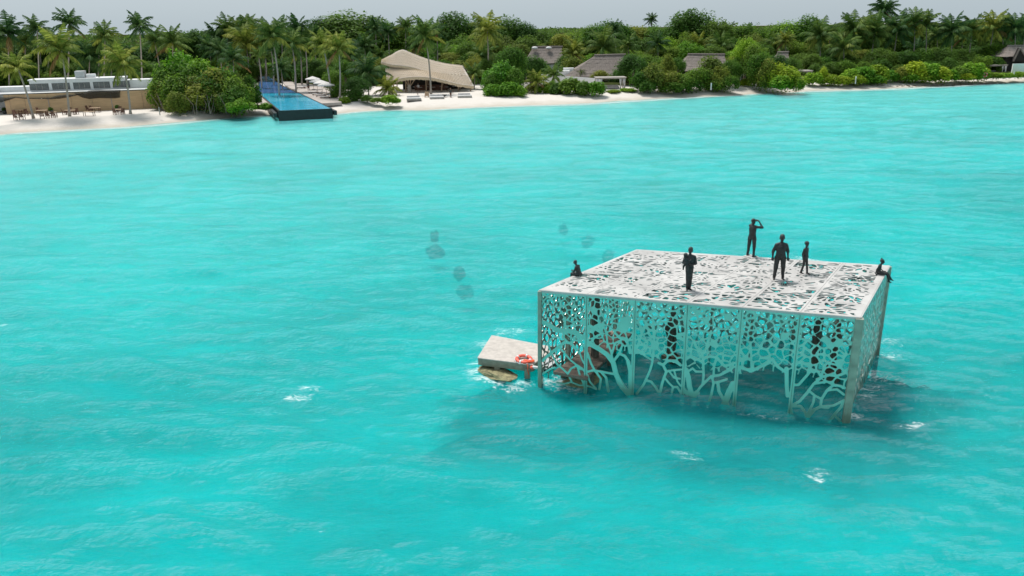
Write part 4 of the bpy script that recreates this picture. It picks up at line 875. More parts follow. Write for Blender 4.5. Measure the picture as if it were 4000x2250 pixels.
big_trees = [(1395,47,170,272,'dark'),(1500,75,100,268,'mid'),(1300,75,90,272,'mid'),(1790,50,110,262,'dark'),(2320,95,70,266,'mid'),(2430,100,70,266,'dark'),(1735,85,80,264,'mid'),(1855,85,70,262,'mid'),(1985,66,95,262,'dark'),(2060,88,60,262,'dark'),(2375,84,100,268,'mid'),(2130,118,70,262,'dark'),(2245,125,80,262,'mid'),(2190,135,60,270,'olive'),
 (2695,40,120,262,'dark'),(2790,78,75,265,'dark'),(2910,96,80,262,'mid'),(3010,98,75,264,'mid'),(3130,64,110,262,'mid'),(3060,85,80,264,'bright'),(3230,105,70,262,'dark'),(2480,104,80,262,'olive'),(2560,104,80,262,'mid'),
 (785,118,85,290,'dark'),(880,112,90,290,'dark'),(700,130,70,292,'dark'),(960,105,80,285,'dark'),(1060,100,80,282,'dark'),(1150,110,80,282,'dark'),(1220,125,70,282,'dark'),(1600,95,80,268,'mid'),(1660,85,80,268,'mid'),(1260,70,60,275,'dark'),
 (20,150,90,330,'dark'),(130,150,90,328,'dark'),(230,140,80,325,'dark'),(330,150,80,322,'dark'),(420,160,80,318,'mid'),(510,168,80,315,'dark'),(600,170,80,310,'dark'),(650,150,80,305,'dark'),(-90,150,90,335,'dark'),(-190,140,90,338,'dark'),
 (3330,115,80,262,'dark'),(3420,112,80,262,'dark'),(3510,104,80,260,'mid'),(3600,108,80,260,'dark'),(3690,100,80,258,'mid'),(3750,85,60,258,'lime'),(3820,95,80,258,'dark'),(3900,90,80,256,'dark'),(3990,88,80,256,'dark'),(4080,85,90,254,'dark'),(4180,80,90,252,'dark')]
for t in big_trees: tree(*t)
rs = random.Random(12); tn_ = ['dark', 'mid', 'mid', 'olive', 'mid', 'bright', 'dark', 'olive']
def sky_y(px): return np.interp(px, [-300, 0, 600, 650, 1180, 1230, 1600, 1700, 2100, 2250, 2400, 2550, 2700, 2900, 3130, 3300, 4300], [160, 165, 180, 130, 130, 110, 110, 100, 115, 130, 110, 115, 90, 105, 100, 120, 105])
for row, (by, lo, hi, hw) in enumerate(((268, 22, 55, 62), (280, 60, 95, 58), (292, 95, 130, 55))):
    px = -150+row*23
    while px < 4150:
        if px < 640: b2 = by+38; t_ = sky_y(px)+rs.uniform(lo, hi)
        else: b2 = by+ (4 if px < 1250 else 0); t_ = sky_y(px)+rs.uniform(lo, hi)
        if px > 3000: t_ -= 5; b2 -= 8
        skip = row == 2 and (2030 < px < 2190 or 1480 < px < 1600 or 2200 < px < 2450 or 2600 < px < 2860 or 3000 < px < 3100 or px > 3900) or (row == 1 and 2040 < px < 2190) or (row >= 1 and 985 < px < 1065)
        if not skip: tree(px, t_, hw*rs.uniform(1.0, 1.35), b2, ('dark' if (px < 640 or px > 3150) and rs.random() < .8 else rs.choice(tn_)))
        px += rs.uniform(62, 92)
mid = [(1010,255,60,320,'dark'),(1155,215,60,322,'dark'),(1215,225,55,325,'dark'),(1270,255,45,335,'dark'),(1350,235,60,345,'mid'),(1420,230,60,335,'olive'),(1305,275,50,372,'mid'),(1400,300,55,385,'dark'),(1460,215,50,330,'olive'),(1860,215,50,330,'olive'),(1930,150,60,300,'olive'),(1830,160,60,290,'mid'),
 (1995,182,65,345,'mid'),(2075,218,62,335,'dark'),(2110,230,45,325,'dark'),(1905,230,40,340,'dark'),(2215,215,45,300,'dark'),(2470,214,75,335,'dark'),(2540,215,65,330,'mid'),(2600,225,60,320,'mid'),(2200,270,30,300,'dark'),
 (2905,150,58,332,'bright'),(2945,170,50,336,'mid'),(2960,205,60,340,'mid'),(3025,212,48,330,'dark'),(3090,225,40,322,'dark'),(2640,225,40,335,'mid'),(2850,235,45,340,'mid'),(2880,225,40,335,'mid'),(3160,210,55,300,'dark'),(3230,220,60,292,'dark'),(3300,200,55,290,'dark'),(3440,190,60,290,'dark'),(3520,200,60,288,'dark'),(3600,215,50,285,'dark'),(3680,190,60,284,'dark'),(3760,200,60,282,'dark'),(3880,172,70,278,'mid'),(3840,185,50,275,'mid'),(4060,170,60,270,'dark'),(3380,230,50,292,'dark'),
 (560,235,50,330,'mid'),(470,245,45,330,'dark'),(110,235,60,345,'mid'),(50,260,60,345,'mid'),(250,240,60,340,'dark'),(380,240,60,338,'dark')]
for t in mid: tree(*t, 'big')
bl = [ # seaside bushes and thickets
 (728,208,110,424,'bright','bush'),(690,245,85,428,'mid','bush'),(760,262,95,432,'mid','bush'),(875,262,95,432,'mid','bush'),(840,300,90,436,'mid','bush'),(930,305,75,436,'mid','bush'),(720,318,90,438,'mid','bush'),(790,330,85,440,'olive','bush'),(660,290,70,432,'mid','bush'),(670,262,70,425,'bright','bush'),(800,235,85,426,'bright','bush'),(645,320,50,434,'olive','bush'),(705,300,75,438,'mid','bush'),(765,300,80,436,'olive','bush'),(850,270,75,434,'olive','bush'),(905,285,65,432,'mid','bush'),(955,292,55,428,'olive','bush'),(985,300,40,425,'mid','bush'),
 (830,330,70,438,'olive','bush'),(925,340,65,440,'mid','bush'),(945,385,60,444,'bright','bush'),(895,380,45,440,'olive','bush'),(700,360,50,446,'olive','bush'),(1040,402,26,428,'bright','hedge'),(1010,410,25,427,'mid','hedge'),
 (1346,378,26,405,'lime','hedge'),(1395,342,46,400,'dark','bush'),(1435,372,30,402,'mid','bush'),(1475,382,32,404,'mid','hedge'),(1520,372,36,405,'bright','hedge'),(1550,385,25,404,'bright','hedge'),(1330,330,40,392,'mid','bush'),
 (1960,245,80,372,'bright','bush'),(1925,290,45,375,'mid','bush'),(2010,270,45,372,'mid','bush'),(1930,330,42,379,'bright','hedge'),(1985,322,55,379,'bright','hedge'),(2030,335,30,378,'bright','hedge'),(2075,330,36,366,'olive','bush'),(2130,328,34,366,'bright','hedge'),(2160,318,30,364,'mid','hedge'),
 (2225,306,52,371,'mid','hedge'),(2180,325,35,370,'dark','hedge'),(2275,318,36,372,'mid','hedge'),(2325,320,42,372,'bright','hedge'),(2395,350,32,364,'lime','hedge'),(2450,345,36,362,'bright','hedge'),
 (2500,275,58,362,'mid','bush'),(2555,250,62,362,'olive','bush'),(2530,310,50,364,'mid','bush'),(2610,280,60,360,'olive','bush'),(2665,285,60,359,'mid','bush'),(2625,320,50,362,'mid','hedge'),(2700,310,50,358,'mid','hedge'),(2600,215,40,345,'olive','bush'),
 (2765,222,68,350,'olive','bush'),(2730,265,60,354,'mid','bush'),(2810,262,50,353,'olive','bush'),(2848,295,40,353,'mid','bush'),(2790,305,50,354,'mid','hedge'),
 (2965,245,45,345,'mid','bush'),(2990,232,45,348,'olive','bush'),(3030,250,60,349,'lime','bush'),(3085,262,60,350,'lime','bush'),(3055,295,55,352,'bright','hedge'),(3110,300,32,351,'lime','hedge'),(2985,290,45,347,'mid','bush'),(2910,308,22,338,'lime','hedge'),
 (3175,285,40,333,'bright','hedge'),(3215,262,24,330,'lime','bush'),(3240,292,45,332,'lime','hedge'),(3285,298,35,331,'lime','hedge'),
 (3320,272,42,328,'bright','hedge'),(3365,262,48,327,'bright','hedge'),(3425,255,48,325,'lime','hedge'),(3470,275,42,322,'bright','hedge'),(3345,295,40,330,'lime','hedge'),(3410,290,50,327,'bright','hedge'),
 (3520,262,38,320,'olive','hedge'),(3565,243,50,320,'lime','hedge'),(3620,248,50,319,'bright','hedge'),(3670,262,45,318,'lime','hedge'),(3545,285,45,321,'bright','hedge'),(3610,285,50,320,'lime','hedge'),(3700,272,42,316,'bright','hedge'),
 (3745,262,42,314,'mid','hedge'),(3795,246,48,313,'bright','hedge'),(3770,285,45,315,'lime','hedge'),(3835,262,38,311,'lime','hedge'),(3880,285,40,310,'lime','hedge'),(3925,286,38,308,'bright','hedge'),(3975,281,40,306,'bright','hedge'),(4040,276,50,303,'bright','hedge'),(4120,270,50,300,'lime','hedge'),(4210,262,55,297,'bright','hedge'),
 (3300,300,25,330,'lime','hedge'),(-30,400,40,440,'mid','bush')]
for b_ in bl: tree(*b_)
relabel(trees, '{w}{o}, {p}'); relabel(bushes, '{w}{o}, {p}')
# ------------------------------------------------------------------ forest floor and undergrowth
M_floor = mat('leaf_litter', (.05, .06, .02), .95, 0, 0, .5, .6, 2, col2=(.02, .03, .01), detail=6, spec=0)
FL = [(-900, 352), (-300, 352), (300, 350), (560, 340), (640, 334), (900, 330), (985, 322), (1075, 322), (1300, 345), (1420, 345), (1480, 330), (1870, 328), (2060, 322), (2500, 335), (2700, 332), (2900, 326), (3180, 312), (3400, 306), (3700, 298), (3900, 290), (4300, 278), (5200, 262)]
fp = [at(a, b_, GZ+.06) for a, b_ in FL]; fx = np.array([-3000]+[p.x for p in fp]+[3000]); fy = np.array([fp[0].y]+[p.y for p in fp]+[fp[-1].y+500])
xs = np.concatenate([[-3000, -1200, -500, -250], np.arange(-150, 220, 2.0), [300, 500, 1200, 3000]]); ds = np.array([0, 2, 5, 10, 20, 40, 80, 160, 400, 1200, 2900])
X, D = np.meshgrid(xs, ds); tag(mesh_obj('forest_floor', grid_mesh('forest_floor', X, np.interp(X, fx, fy)+D, np.full_like(X, GZ+.06)+(D > 1)*(.2+.25*vnoise(X*.3, D*.3, 2)), M_floor)), kind='structure')
rs = random.Random(77); px = -120
while px < 4120:
    y0 = float(np.interp(px, [a for a, b_ in FL], [b_ for a, b_ in FL]))
    for dy, up, hw in ((-2, 62, 42), (-12, 85, 50)):
        if not (985 < px < 1080 or (1480 < px < 1880 and dy > -5) or (2030 < px < 2200 and dy < -5) or (3000 < px < 3100) or (2620 < px < 2870) or (3900 < px)): tree(px, y0+dy-up*rs.uniform(.7, 1.15), hw*rs.uniform(.9, 1.2), y0+dy, rs.choice(['dark', 'dark', 'mid'] if px < 700 or px > 3150 else ['dark', 'mid', 'mid', 'olive']), 'bush')
        px += rs.uniform(24, 40)
relabel(trees, '{w}{o}, {p}'); relabel(bushes, '{w}{o}, {p}')
# far forest beyond the resort, one mass
rs_ = np.random.RandomState(3); n_ = 46000; fxx = rs_.uniform(-330, 430, n_); fd = rs_.rand(n_)*55; hh = 8.4+3.2*vnoise(fxx*.06, fd*.05, 4)+1.5*vnoise(fxx*.2, fd*.2, 6)
P = np.stack([fxx, 275+fd+fxx*.33, GZ+hh*(1-rs_.rand(n_)**2.5*.75)], 1); N_ = rs_.normal(size=(n_, 3))*.6+np.array([0, -.3, .7]); N_ /= np.linalg.norm(N_, axis=1)[:, None]
t = rs_.normal(size=(n_, 3)); t -= N_*(t*N_).sum(1)[:, None]; t /= np.linalg.norm(t, axis=1)[:, None]; u = np.cross(N_, t); sz = rs_.uniform(.3, .6, n_)[:, None]
V = np.stack([P-t*sz, P+u*sz*.6, P+t*sz, P-u*sz*.6], 1).reshape(-1, 3); i = np.arange(n_)*4
me = bpy.data.meshes.new('far_forest'); me.from_pydata(V.tolist(), [], np.stack([i, i+1, i+2, i+3], 1).tolist()); me.materials.append(LF['dark']); me.update()
tag(mesh_obj('far_forest', me), 'far mass of tree crowns closing the horizon behind the resort', 'forest', None, 'stuff')
# ------------------------------------------------------------------ buildings
def wall_run(a, b_, h_, th, m, root, name='wall', z0=None, y_off=0):
    a = Vector(a); b_ = Vector(b_); z0 = a.z if z0 is None else z0; d = b_-a; d.z = 0; L_ = d.length; c = (a+b_)/2
    o = MB().box((c.x, c.y+y_off, z0+h_/2), (L_, th, h_), math.atan2(d.y, d.x)).obj(name, m); return kid(o, root)
# left white building behind the tan wall
wA, wB = at(28, 447, GZ), at(640, 422, GZ); wd_dir = (wB-wA).normalized(); wn = Vector((wd_dir.y, -wd_dir.x, 0))   # wn faces the sea
if wn.y > 0: wn = -wn
HT = zat(wA+wd_dir*8, 330, 363)-GZ
tw = empty('reed_wall', wA, 'long tan reed-clad wall behind the chairs on the left beach', 'wall')
edges_ = [0]; LW_ = (wB-wA).length
for zx in (230, 360, 565, 770, 960, 1140, 1300, 1440):
    p = at(*rg(1, zx, 1115), GZ); edges_.append((p-wA).dot(wd_dir))
edges_.append(LW_)
for s0, s1 in zip(edges_[:-1], edges_[1:]):
    c = wA+wd_dir*((s0+s1)/2); kid(MB().box((c.x, c.y, GZ+HT/2-.1), (s1-s0-.04, .12, HT+.2), math.atan2(wd_dir.y, wd_dir.x)).obj('wall_panel', M_tan), tw)
for s0 in (edges_[3], edges_[6]):
    c = wA+wd_dir*s0+wn*.10; kid(MB().box((c.x, c.y, GZ+HT*.4), (.1, .1, HT*.8), math.atan2(wd_dir.y, wd_dir.x)).obj('pole', M_greywood), tw)
bd = empty('service_building', wA-wn*4, 'low white flat-roofed building with a band of dark louvred windows behind the tan wall', 'building')
def off(s, n_, z): p = wA+wd_dir*s-wn*n_; return Vector((p.x, p.y, z))
RZ = GZ+HT
o = MB().add([off(-14, .2, RZ-.25), off(LW_+3, .2, RZ-.25), off(LW_+3, 16, RZ-.25), off(-14, 16, RZ-.25), off(-14, .2, RZ+.02), off(LW_+3, .2, RZ+.02), off(LW_+3, 16, RZ+.25), off(-14, 16, RZ+.25)], [(0, 3, 2, 1), (4, 5, 6, 7), (0, 1, 5, 4), (1, 2, 6, 5), (2, 3, 7, 6), (3, 0, 4, 7)]).obj('roof', M_roofgrey); kid(o, bd)
o = MB().bar(off(-14, .1, RZ+.08), off(LW_+3, .1, RZ+.08), .12, .14).obj('roof_edge', M_darksteel); kid(o, bd)
o = MB().bar(off(-14, 5, RZ-1.6), off(LW_+3, 5, RZ-1.6), .2, 2.6).obj('wall', M_white); kid(o, bd)
cn = 5.0
def s_of(px, py, n_, z):
    p = at(px, py, z); return (p-wA).dot(wd_dir)
za = RZ+.15
sL = s_of(134, 353, cn, za); sR = s_of(506, 337, cn, za)
pt = off(sL, cn, za); ztop = zat(pt, 134, 316)
def cbox(s0, s1, n0, n1, z0, z1_, m, name, root, bevel=0):
    vs = [off(s, n_, z) for z in (z0, z1_) for s, n_ in ((s0, n0), (s1, n0), (s1, n1), (s0, n1))]
    return kid(MB().add(vs, [(3, 2, 1, 0), (4, 5, 6, 7), (0, 1, 5, 4), (1, 2, 6, 5), (2, 3, 7, 6), (3, 0, 4, 7)]).obj(name, m, bevel=bevel), root)
cbox(sL, sR, cn, cn+4, za-.1, ztop, M_white, 'clerestory', bd)
cbox(sL-.15, sR+.15, cn-.18, cn+4.2, ztop, ztop+.18, M_white, 'parapet', bd)
cbox(-14, sL-.2, cn+1, cn+4, za-.1, za+(ztop-za)*.45, M_white, 'side_wall', bd)
cbox(sR+.2, sR+4.2, cn+.5, cn+4, za-.1, za+(ztop-za)*.8, M_white, 'side_wall', bd)
cbox(sR+4.4, LW_+2, cn+3, cn+6, za-.1, za+.5, M_roofgrey, 'roof_upstand', bd)
for x0, x1, y0, y1 in ((357,540,862,905),(555,730,857,900),(748,915,850,895),(933,1100,843,888),(1118,1290,835,878)):
    s0 = s_of(*rg(1, x0, 900), cn, za+.15); s1 = s_of(*rg(1, x1, 895), cn, za+.15)
    h0, h1 = za+.14, za+(ztop-za)*.72
    f = cbox(s0, s1, cn-.05, cn+.02, h0, h1, M_darksteel, 'window', bd)
    for q in range(6):
        z = h0+.06+(h1-h0-.12)*q/5; o = cbox(s0+.06, s1-.06, cn-.09, cn-.055, z-.025, z+.02, M_equip, 'louvre', bd)
    for q in (.35, .66): cbox(s0+(s1-s0)*q-.03, s0+(s1-s0)*q+.03, cn-.13, cn-.095, h0+.02, h1-.02, M_greywood, 'mullion', bd)
a = s_of(278, 315, cn+2, ztop); b2 = s_of(319, 313, cn+2, ztop); cbox(a, b2, cn+1, cn+3, ztop+.2, ztop+1.35, M_equip, 'ventilation_unit', bd, .03)
cbox(b2+.1, b2+1.6, cn+1.4, cn+2.6, ztop+.2, ztop+.8, M_white, 'duct', bd, .1)
for k in range(5):
    s = s_of(20+k*15, 335, cn, za); p = off(s+.3, cn+.5, za+.35); o = MB().ball(p, (.38, .38, .45), 12, 8).obj('tank', M_white, None, True); kid(o, bd)
p = off(s_of(52, 335, cn, za), cn+.8, za+1.0); kid(MB().box(p, (2.0, .8, .12)).obj('tank_rack', M_white), bd)
# shade net drooping on the wall
def net(pts_top, pts_bot, nm, lab):
    n_ = len(pts_top); K = 5; V = []; F = []
    for i in range(n_):
        for k in range(K):
            p = pts_top[i].lerp(pts_bot[i], k/(K-1))+wn*(.22+.35*math.sin(PI*k/(K-1))+.05*math.sin(i*2.3+k)); V.append(p)
    for i in range(n_-1):
        for k in range(K-1): a = i*K+k; F.append((a, a+K, a+K+1, a+1))
    o = mesh_obj(nm, pydata(nm, V, F, M_net, True)); s_ = o.modifiers.new('s', 'SOLIDIFY'); s_.thickness = .02; tag(o, lab, 'net')
M_net = bpy.data.materials.new('shade_net'); M_net.use_nodes = True; n = M_net.node_tree.nodes; L = M_net.node_tree.links
n['Principled BSDF'].inputs['Base Color'].default_value = (.03, .03, .025, 1); n['Principled BSDF'].inputs['Roughness'].default_value = .9
tb = n.new('ShaderNodeBsdfTransparent'); mx = n.new('ShaderNodeMixShader'); mx.inputs[0].default_value = .52; L.new(tb.outputs[0], mx.inputs[1]); L.new(n['Principled BSDF'].outputs[0], mx.inputs[2]); L.new(mx.outputs[0], n['Material Output'].inputs[0])
def onwall(zx, zy):
    s = s_of(*rg(1, zx, 1130), 0, GZ); p = wA+wd_dir*s; return Vector((p.x, p.y, zat(p, rg(1, zx, zy)[0], rg(1, zx, zy)[1])))
net([onwall(x, y) for x, y in ((20, 975), (90, 985), (170, 985), (250, 975), (330, 985), (450, 985), (560, 985), (620, 965), (700, 955), (780, 955), (860, 935))],
    [onwall(x, y) for x, y in ((35, 1035), (90, 1038), (170, 1015), (250, 985), (330, 995), (450, 997), (560, 1000), (640, 995), (720, 980), (790, 965), (870, 940))], 'shade_net', 'long thin dark shade net sagging across the left part of the tan wall')
net([onwall(x, y) for x, y in ((780, 938), (860, 940), (920, 915), (1000, 905), (1080, 910), (1150, 910), (1222, 908))],
    [onwall(x, y) for x, y in ((800, 950), (850, 985), (910, 1000), (1000, 990), (1080, 992), (1160, 992), (1205, 985))], 'shade_net', 'wide dark shade net bunched up at the middle of the tan wall')
# thatched roofs
def roof_surface(name, upper, lower, m, root, th=.25, nseg=None, rows=8, sag=.0, bulge=0.0, jitter=.04):
    """lofts an upper polyline to a lower one with stepped thatch courses"""
    V = []; F = []; n_ = len(upper); rs = random.Random(len(name)+n_)
    NS = nseg or (n_*6)
    def samp(pl, t):
        q = t*(len(pl)-1); i = min(int(q), len(pl)-2); f = q-i
        p0 = pl[max(i-1, 0)]; p1 = pl[i]; p2 = pl[i+1]; p3 = pl[min(i+2, len(pl)-1)]
        return .5*((2*p1)+(p2-p0)*f+(2*p0-5*p1+4*p2-p3)*f*f+(3*p1-p0-3*p2+p3)*f**3)
    for j in range(rows*2+1):
        row = j//2; v = min(1, (row+(0 if j % 2 == 0 else 1))/rows); lift = .0 if j % 2 == 0 else .035
        if j == rows*2: v = 1; lift = .0
        for i in range(NS+1):
            t = i/NS; a = samp(upper, t); b_ = samp(lower, t); p = a.lerp(b_, v); p = p+Vector((0, 0, -sag*math.sin(PI*v)+lift+rs.uniform(-jitter, jitter)))
            V.append(p)
    W_ = NS+1
    for j in range(rows*2):
        for i in range(NS): a = j*W_+i; F.append((a, a+W_, a+W_+1, a+1))
    o = mesh_obj(name, pydata(name, V, F, m, False)); s_ = o.modifiers.new('s', 'SOLIDIFY'); s_.thickness = th; s_.offset = -1
    kid(o, root); return o
def fringe(lower, m, root, name='eave', drop=.35, n_=160, out_=.1):
    V = []; F = []; rs = random.Random(3)
    for i in range(n_):
        t = i/n_; q = t*(len(lower)-1); k = min(int(q), len(lower)-2); p = lower[k].lerp(lower[k+1], q-k); d = (lower[k+1]-lower[k]).normalized()*.12
        b0 = len(V); dz = Vector((0, 0, -drop*rs.uniform(.7, 1.2))); o_ = Vector((0, -out_, 0)); V += [p-d+o_*.3, p+d+o_*.3, p+d*.8+dz+o_, p-d*.8+dz+o_, p+Vector((0, .12, 0)), p+Vector((0, .1, 0))+dz*.6]
        F += [(b0, b0+3, b0+2, b0+1), (b0, b0+4, b0+5, b0+3), (b0+1, b0+2, b0+5, b0+4)]
    return kid(mesh_obj(name, pydata(name, V, F, m)), root)
# curved restaurant
rest = empty('beach_restaurant', G(3, 1100, 920), 'large open beach restaurant under a curved pale woven thatch roof', 'building')
Yf = G(3, 900, 935).y
def R3(x, y, dy): return atY(*rg(3, x, y), Yf+dy)
ridge = [R3(x, y, dy) for x, y, dy in ((622, 612, 3.5), (720, 560, 4.5), (825, 508, 5.5), (930, 545, 5.5), (1050, 590, 5.5), (1170, 625, 5.5), (1300, 652, 5.5), (1440, 668, 5.0))]
mid_ = [R3(x, y, dy) for x, y, dy in ((620, 628, 2.8), (720, 652, 2.0), (830, 665, 1.8), (930, 680, 1.6), (1050, 715, 1.5), (1170, 735, 1.5), (1300, 750, 1.5), (1500, 765, 2.6))]
mid2 = [R3(x, y, dy) for x, y, dy in ((655, 648, 3.2), (720, 675, 2.8), (830, 690, 2.4), (930, 700, 1.9), (1050, 716, 1.5), (1170, 736, 1.5), (1300, 751, 1.5), (1500, 766, 2.6))]
eave = [R3(x, y, dy) for x, y, dy in ((690, 828, .2), (760, 805, -.6), (870, 785, -1.2), (1000, 778, -1.5), (1130, 788, -1.5), (1260, 815, -1.2), (1400, 850, -.6), (1555, 872, .5))]
eave[0] = R3(672, 822, .2)
back = [p+Vector((0, 11, 0)) for p in eave]; back = [Vector((p.x, p.y, max(p.z, 3.0))) for p in back]
roof_surface('upper_roof', ridge, mid_, M_thatch, rest, .22, rows=5, jitter=.02)
roof_surface('lower_roof', mid2, eave, M_thatch, rest, .22, rows=6, jitter=.02)
roof_surface('rear_roof', [p+Vector((0, .05, -.02)) for p in ridge], back, M_thatch, rest, .2, rows=4)
fringe(mid_[:5], M_eave, rest, 'upper_fringe', .42, 110); fringe(eave, M_eave, rest, 'eave_fringe', .5, 220)
# pale cross battens woven over the thatch
def samp2(u, v, A, B): i = min(int(u*(len(A)-1)), len(A)-2); f = u*(len(A)-1)-i; return A[i].lerp(A[i+1], f).lerp(B[i].lerp(B[i+1], f), v)
mb = MB()
for A_, B_, k0 in ((ridge, mid_, 0), (mid2, eave, 1)):
    for k in range(-6, 44):
        u0 = k/40
        for sg in (1, -1):
            pts = []
            for q in range(7):
                v = q/6; u = u0+sg*v*.13
                if 0 <= u <= 1: pts.append(samp2(u, v, A_, B_)+Vector((0, -.10, .16)))
            if len(pts) > 1: mb.tube(pts, .035, 4, False)
o = mb.obj('roof_battens', M_eave); tag(o, kind='stuff'); kid(o, rest)
for zx in (760, 880, 1080, 1230, 1400, 1520):
    for dy in (.8, 6):
        a = at(*rg(3, zx, 925), GZ); a = Vector((a.x, Yf+dy, GZ)); kid(MB().limb(a, a+Vector((random.uniform(-.3, .3), 0, 1.9 if zx > 1300 else 2.5)), .13, .10).obj('post', M_woodlight, None, True), rest)
a = G(3, 905, 935); kid(MB().tube([a, a+Vector((0, 0, .8)), a+Vector((0, 0, 1.6))], [.42, .40, .32], 12).obj('stump', M_trunk), rest)
for dx in (-1.1, -.4, .5, 1.6): kid(MB().bar(a+Vector((dx*.2, 0, 1.4)), a+Vector((dx, .3, 3.1)), .14).obj('strut', M_woodlight), rest)
c0 = G(3, 780, 930); c1 = G(3, 1530, 920); kid(MB().box(((c0.x+c1.x)/2, Yf+8.5, GZ+1.6), ((c1.x-c0.x)*.95, .2, 3.2), math.atan2(c1.y-c0.y, c1.x-c0.x)).obj('back_wall', M_dark), rest)
kid(MB().box(((c0.x+c1.x)/2-1, Yf+5.5, GZ+.55), (7, .7, 1.1)).obj('bar_counter', M_wood), rest)
for k in range(9):
    p = c0.lerp(c1, .12+.09*k)+Vector((0, 2.2+(k % 2)*1.6, 0)); e = empty('dining_table', Vector((p.x, p.y, GZ)), 'small white dining table under the restaurant roof, '+ORD[k], 'table', 'restaurant tables')
    MB().tube([(0, 0, .72), (0, 0, .76)], .42, 14).obj('table_top', M_white, e); MB().tube([(0, 0, 0), (0, 0, .72)], .04, 8).obj('leg', M_wood, e)
# hip-roofed villas
def villa(eA, eB, rA, rB, dep, wallh, label, base_y, m=M_thatchold, name='thatched_villa', wall=M_white, gable=False):
    """eA,eB front eave ends; rA,rB ridge ends (px); real depth dep"""
    base = at((eA[0]+eB[0])/2, base_y, GZ); Y = base.y
    E0, E1 = atY(eA[0], eA[1], Y), atY(eB[0], eB[1], Y); R0, R1 = atY(rA[0], rA[1], Y+dep/2), atY(rB[0], rB[1], Y+dep/2)
    B0, B1 = E0+Vector((0, dep, 0)), E1+Vector((0, dep, 0))
    e = empty(name, base, label, 'villa')
    roof_surface('front_roof', [R0, R0.lerp(R1, .5), R1], [E0, E0.lerp(E1, .5), E1], m, e, .3, rows=6, sag=.25)
    roof_surface('rear_roof', [R1, R0.lerp(R1, .5), R0], [B1, B0.lerp(B1, .5), B0], m, e, .3, rows=4, sag=.2)
    roof_surface('side_roof', [R0+Vector((-.01, .01, 0)), R0, R0+Vector((.0, -.01, 0))], [B0, B0.lerp(E0, .5), E0], m, e, .3, rows=6, sag=.25)
    if not gable: roof_surface('side_roof', [R1, R1, R1+Vector((.01, 0, 0))], [E1, E1.lerp(B1, .5), B1], m, e, .3, rows=6, sag=.25)
    c = (E0+E1)/2; wz = min(E0.z, E1.z); kid(MB().box((c.x, Y+dep*.5, (GZ+wz)/2), ((E1.x-E0.x)*.86, dep*.86, wz-GZ), math.atan2((E1-E0).y, (E1-E0).x)).obj('wall', wall), e)
    kid(MB().tube([R0+Vector((-.2, 0, .05)), R1+Vector((.2, 0, .05))], .22, 8).obj('ridge_cap', m, None), e)
    return e, E0, E1, R0, R1
v1 = villa((2045, 252), (2195, 246), (2082, 184), (2195, 183), 9, 3, 'far grey thatched villa roof with two round skylights behind the palms', 288)
for zx in (488, 630):
    p = atY(*rg(4, zx, 487), v1[3].y-.9); kid(MB().ball(p+Vector((0, -.3, .05)), (.85, .5, .4), 14, 8).obj('skylight', M_white, None, True), v1[0])
v2 = villa((2200, 300), (2445, 300), (2325, 217), (2440, 214), 9, 3, 'large grey-brown hipped thatched villa behind the curtained cabana', 325)
lo_ = G(4, 560, 830); hi_ = G(4, 1100, 850)
gw = empty('garden_wall', (lo_+hi_)/2, 'curving white garden wall left of the curtained cabana', 'wall')
Yw = at(2300, 340, GZ).y
for (x0, t0), (x1, t1) in zip(((2115, 290), (2180, 292), (2230, 300), (2280, 302), (2325, 306)), ((2180, 292), (2230, 300), (2280, 302), (2325, 306), (2345, 308))):
    a = atY(x0, t0, Yw+2); b_ = atY(x1, t1, Yw+1.5); kid(MB().add([Vector((a.x, a.y, GZ-.1)), Vector((b_.x, b_.y, GZ-.1)), b_, a, Vector((a.x, a.y+.3, GZ-.1)), Vector((b_.x, b_.y+.3, GZ-.1)), b_+Vector((0, .3, 0)), a+Vector((0, .3, 0))], [(0, 1, 2, 3), (5, 4, 7, 6), (3, 2, 6, 7), (0, 3, 7, 4), (1, 5, 6, 2)]).obj('wall_section', M_white), gw)
p0, p1 = atY(2172, 272, Yw+6), atY(2240, 262, Yw+6)
ob = empty('outbuilding', ((p0+p1)/2).x and Vector(((p0.x+p1.x)/2, Yw+7, GZ)), 'small white stepped flat-roofed block left of the grey-brown villa', 'building')
q0 = atY(2195, 276, Yw+14); q1 = atY(2222, 266, Yw+15); kid(MB().box((q0.x, Yw+14, (GZ+q0.z)/2), (3.6, 2, q0.z-GZ)).obj('low_block', M_white), ob); kid(MB().box((q1.x, Yw+16, (GZ+q1.z)/2), (2.4, 2, q1.z-GZ)).obj('high_block', M_white), ob)
v3 = villa((2645, 278), (2855, 280), (2690, 213), (2828, 214), 9, 3, 'brown thatched villa with an open dark gable right of the curtained cabana', 322, wall=M_dark)
g = atY(2842, 258, v3[1].y-.6); kid(MB().box(g, (.35, .1, 2.0)).obj('curtain', M_fabric), v3[0]); 
v4 = villa((3015, 262), (3095, 270), (3040, 205), (3078, 204), 7, 3, 'small reddish thatched villa half hidden behind palm trunks', 310, wall=M_dark)
kid(MB().box(atY(3078, 250, v4[1].y-.5), (.5, .1, 1.3)).obj('curtain', M_fabric), v4[0])
v5 = villa((3925, 222), (4080, 214), (3938, 180), (4080, 178), 9, 3, 'thatched villa with a dark gable opening at the far right edge', 283, wall=M_dark)
pA, pB = atY(3975, 190, v5[1].y-.9), None
q = [atY(3958, 240, v5[1].y-.8), atY(4015, 240, v5[1].y-.8), atY(3984, 187, v5[1].y-1.2)]
kid(MB().add([q[0], q[1], q[2], q[0]+Vector((0, 1, 0)), q[1]+Vector((0, 1, 0)), q[2]+Vector((0, 1, 0))], [(0, 1, 2), (5, 4, 3), (0, 2, 5, 3), (1, 4, 5, 2)]).obj('gable_opening', M_dark), v5[0])
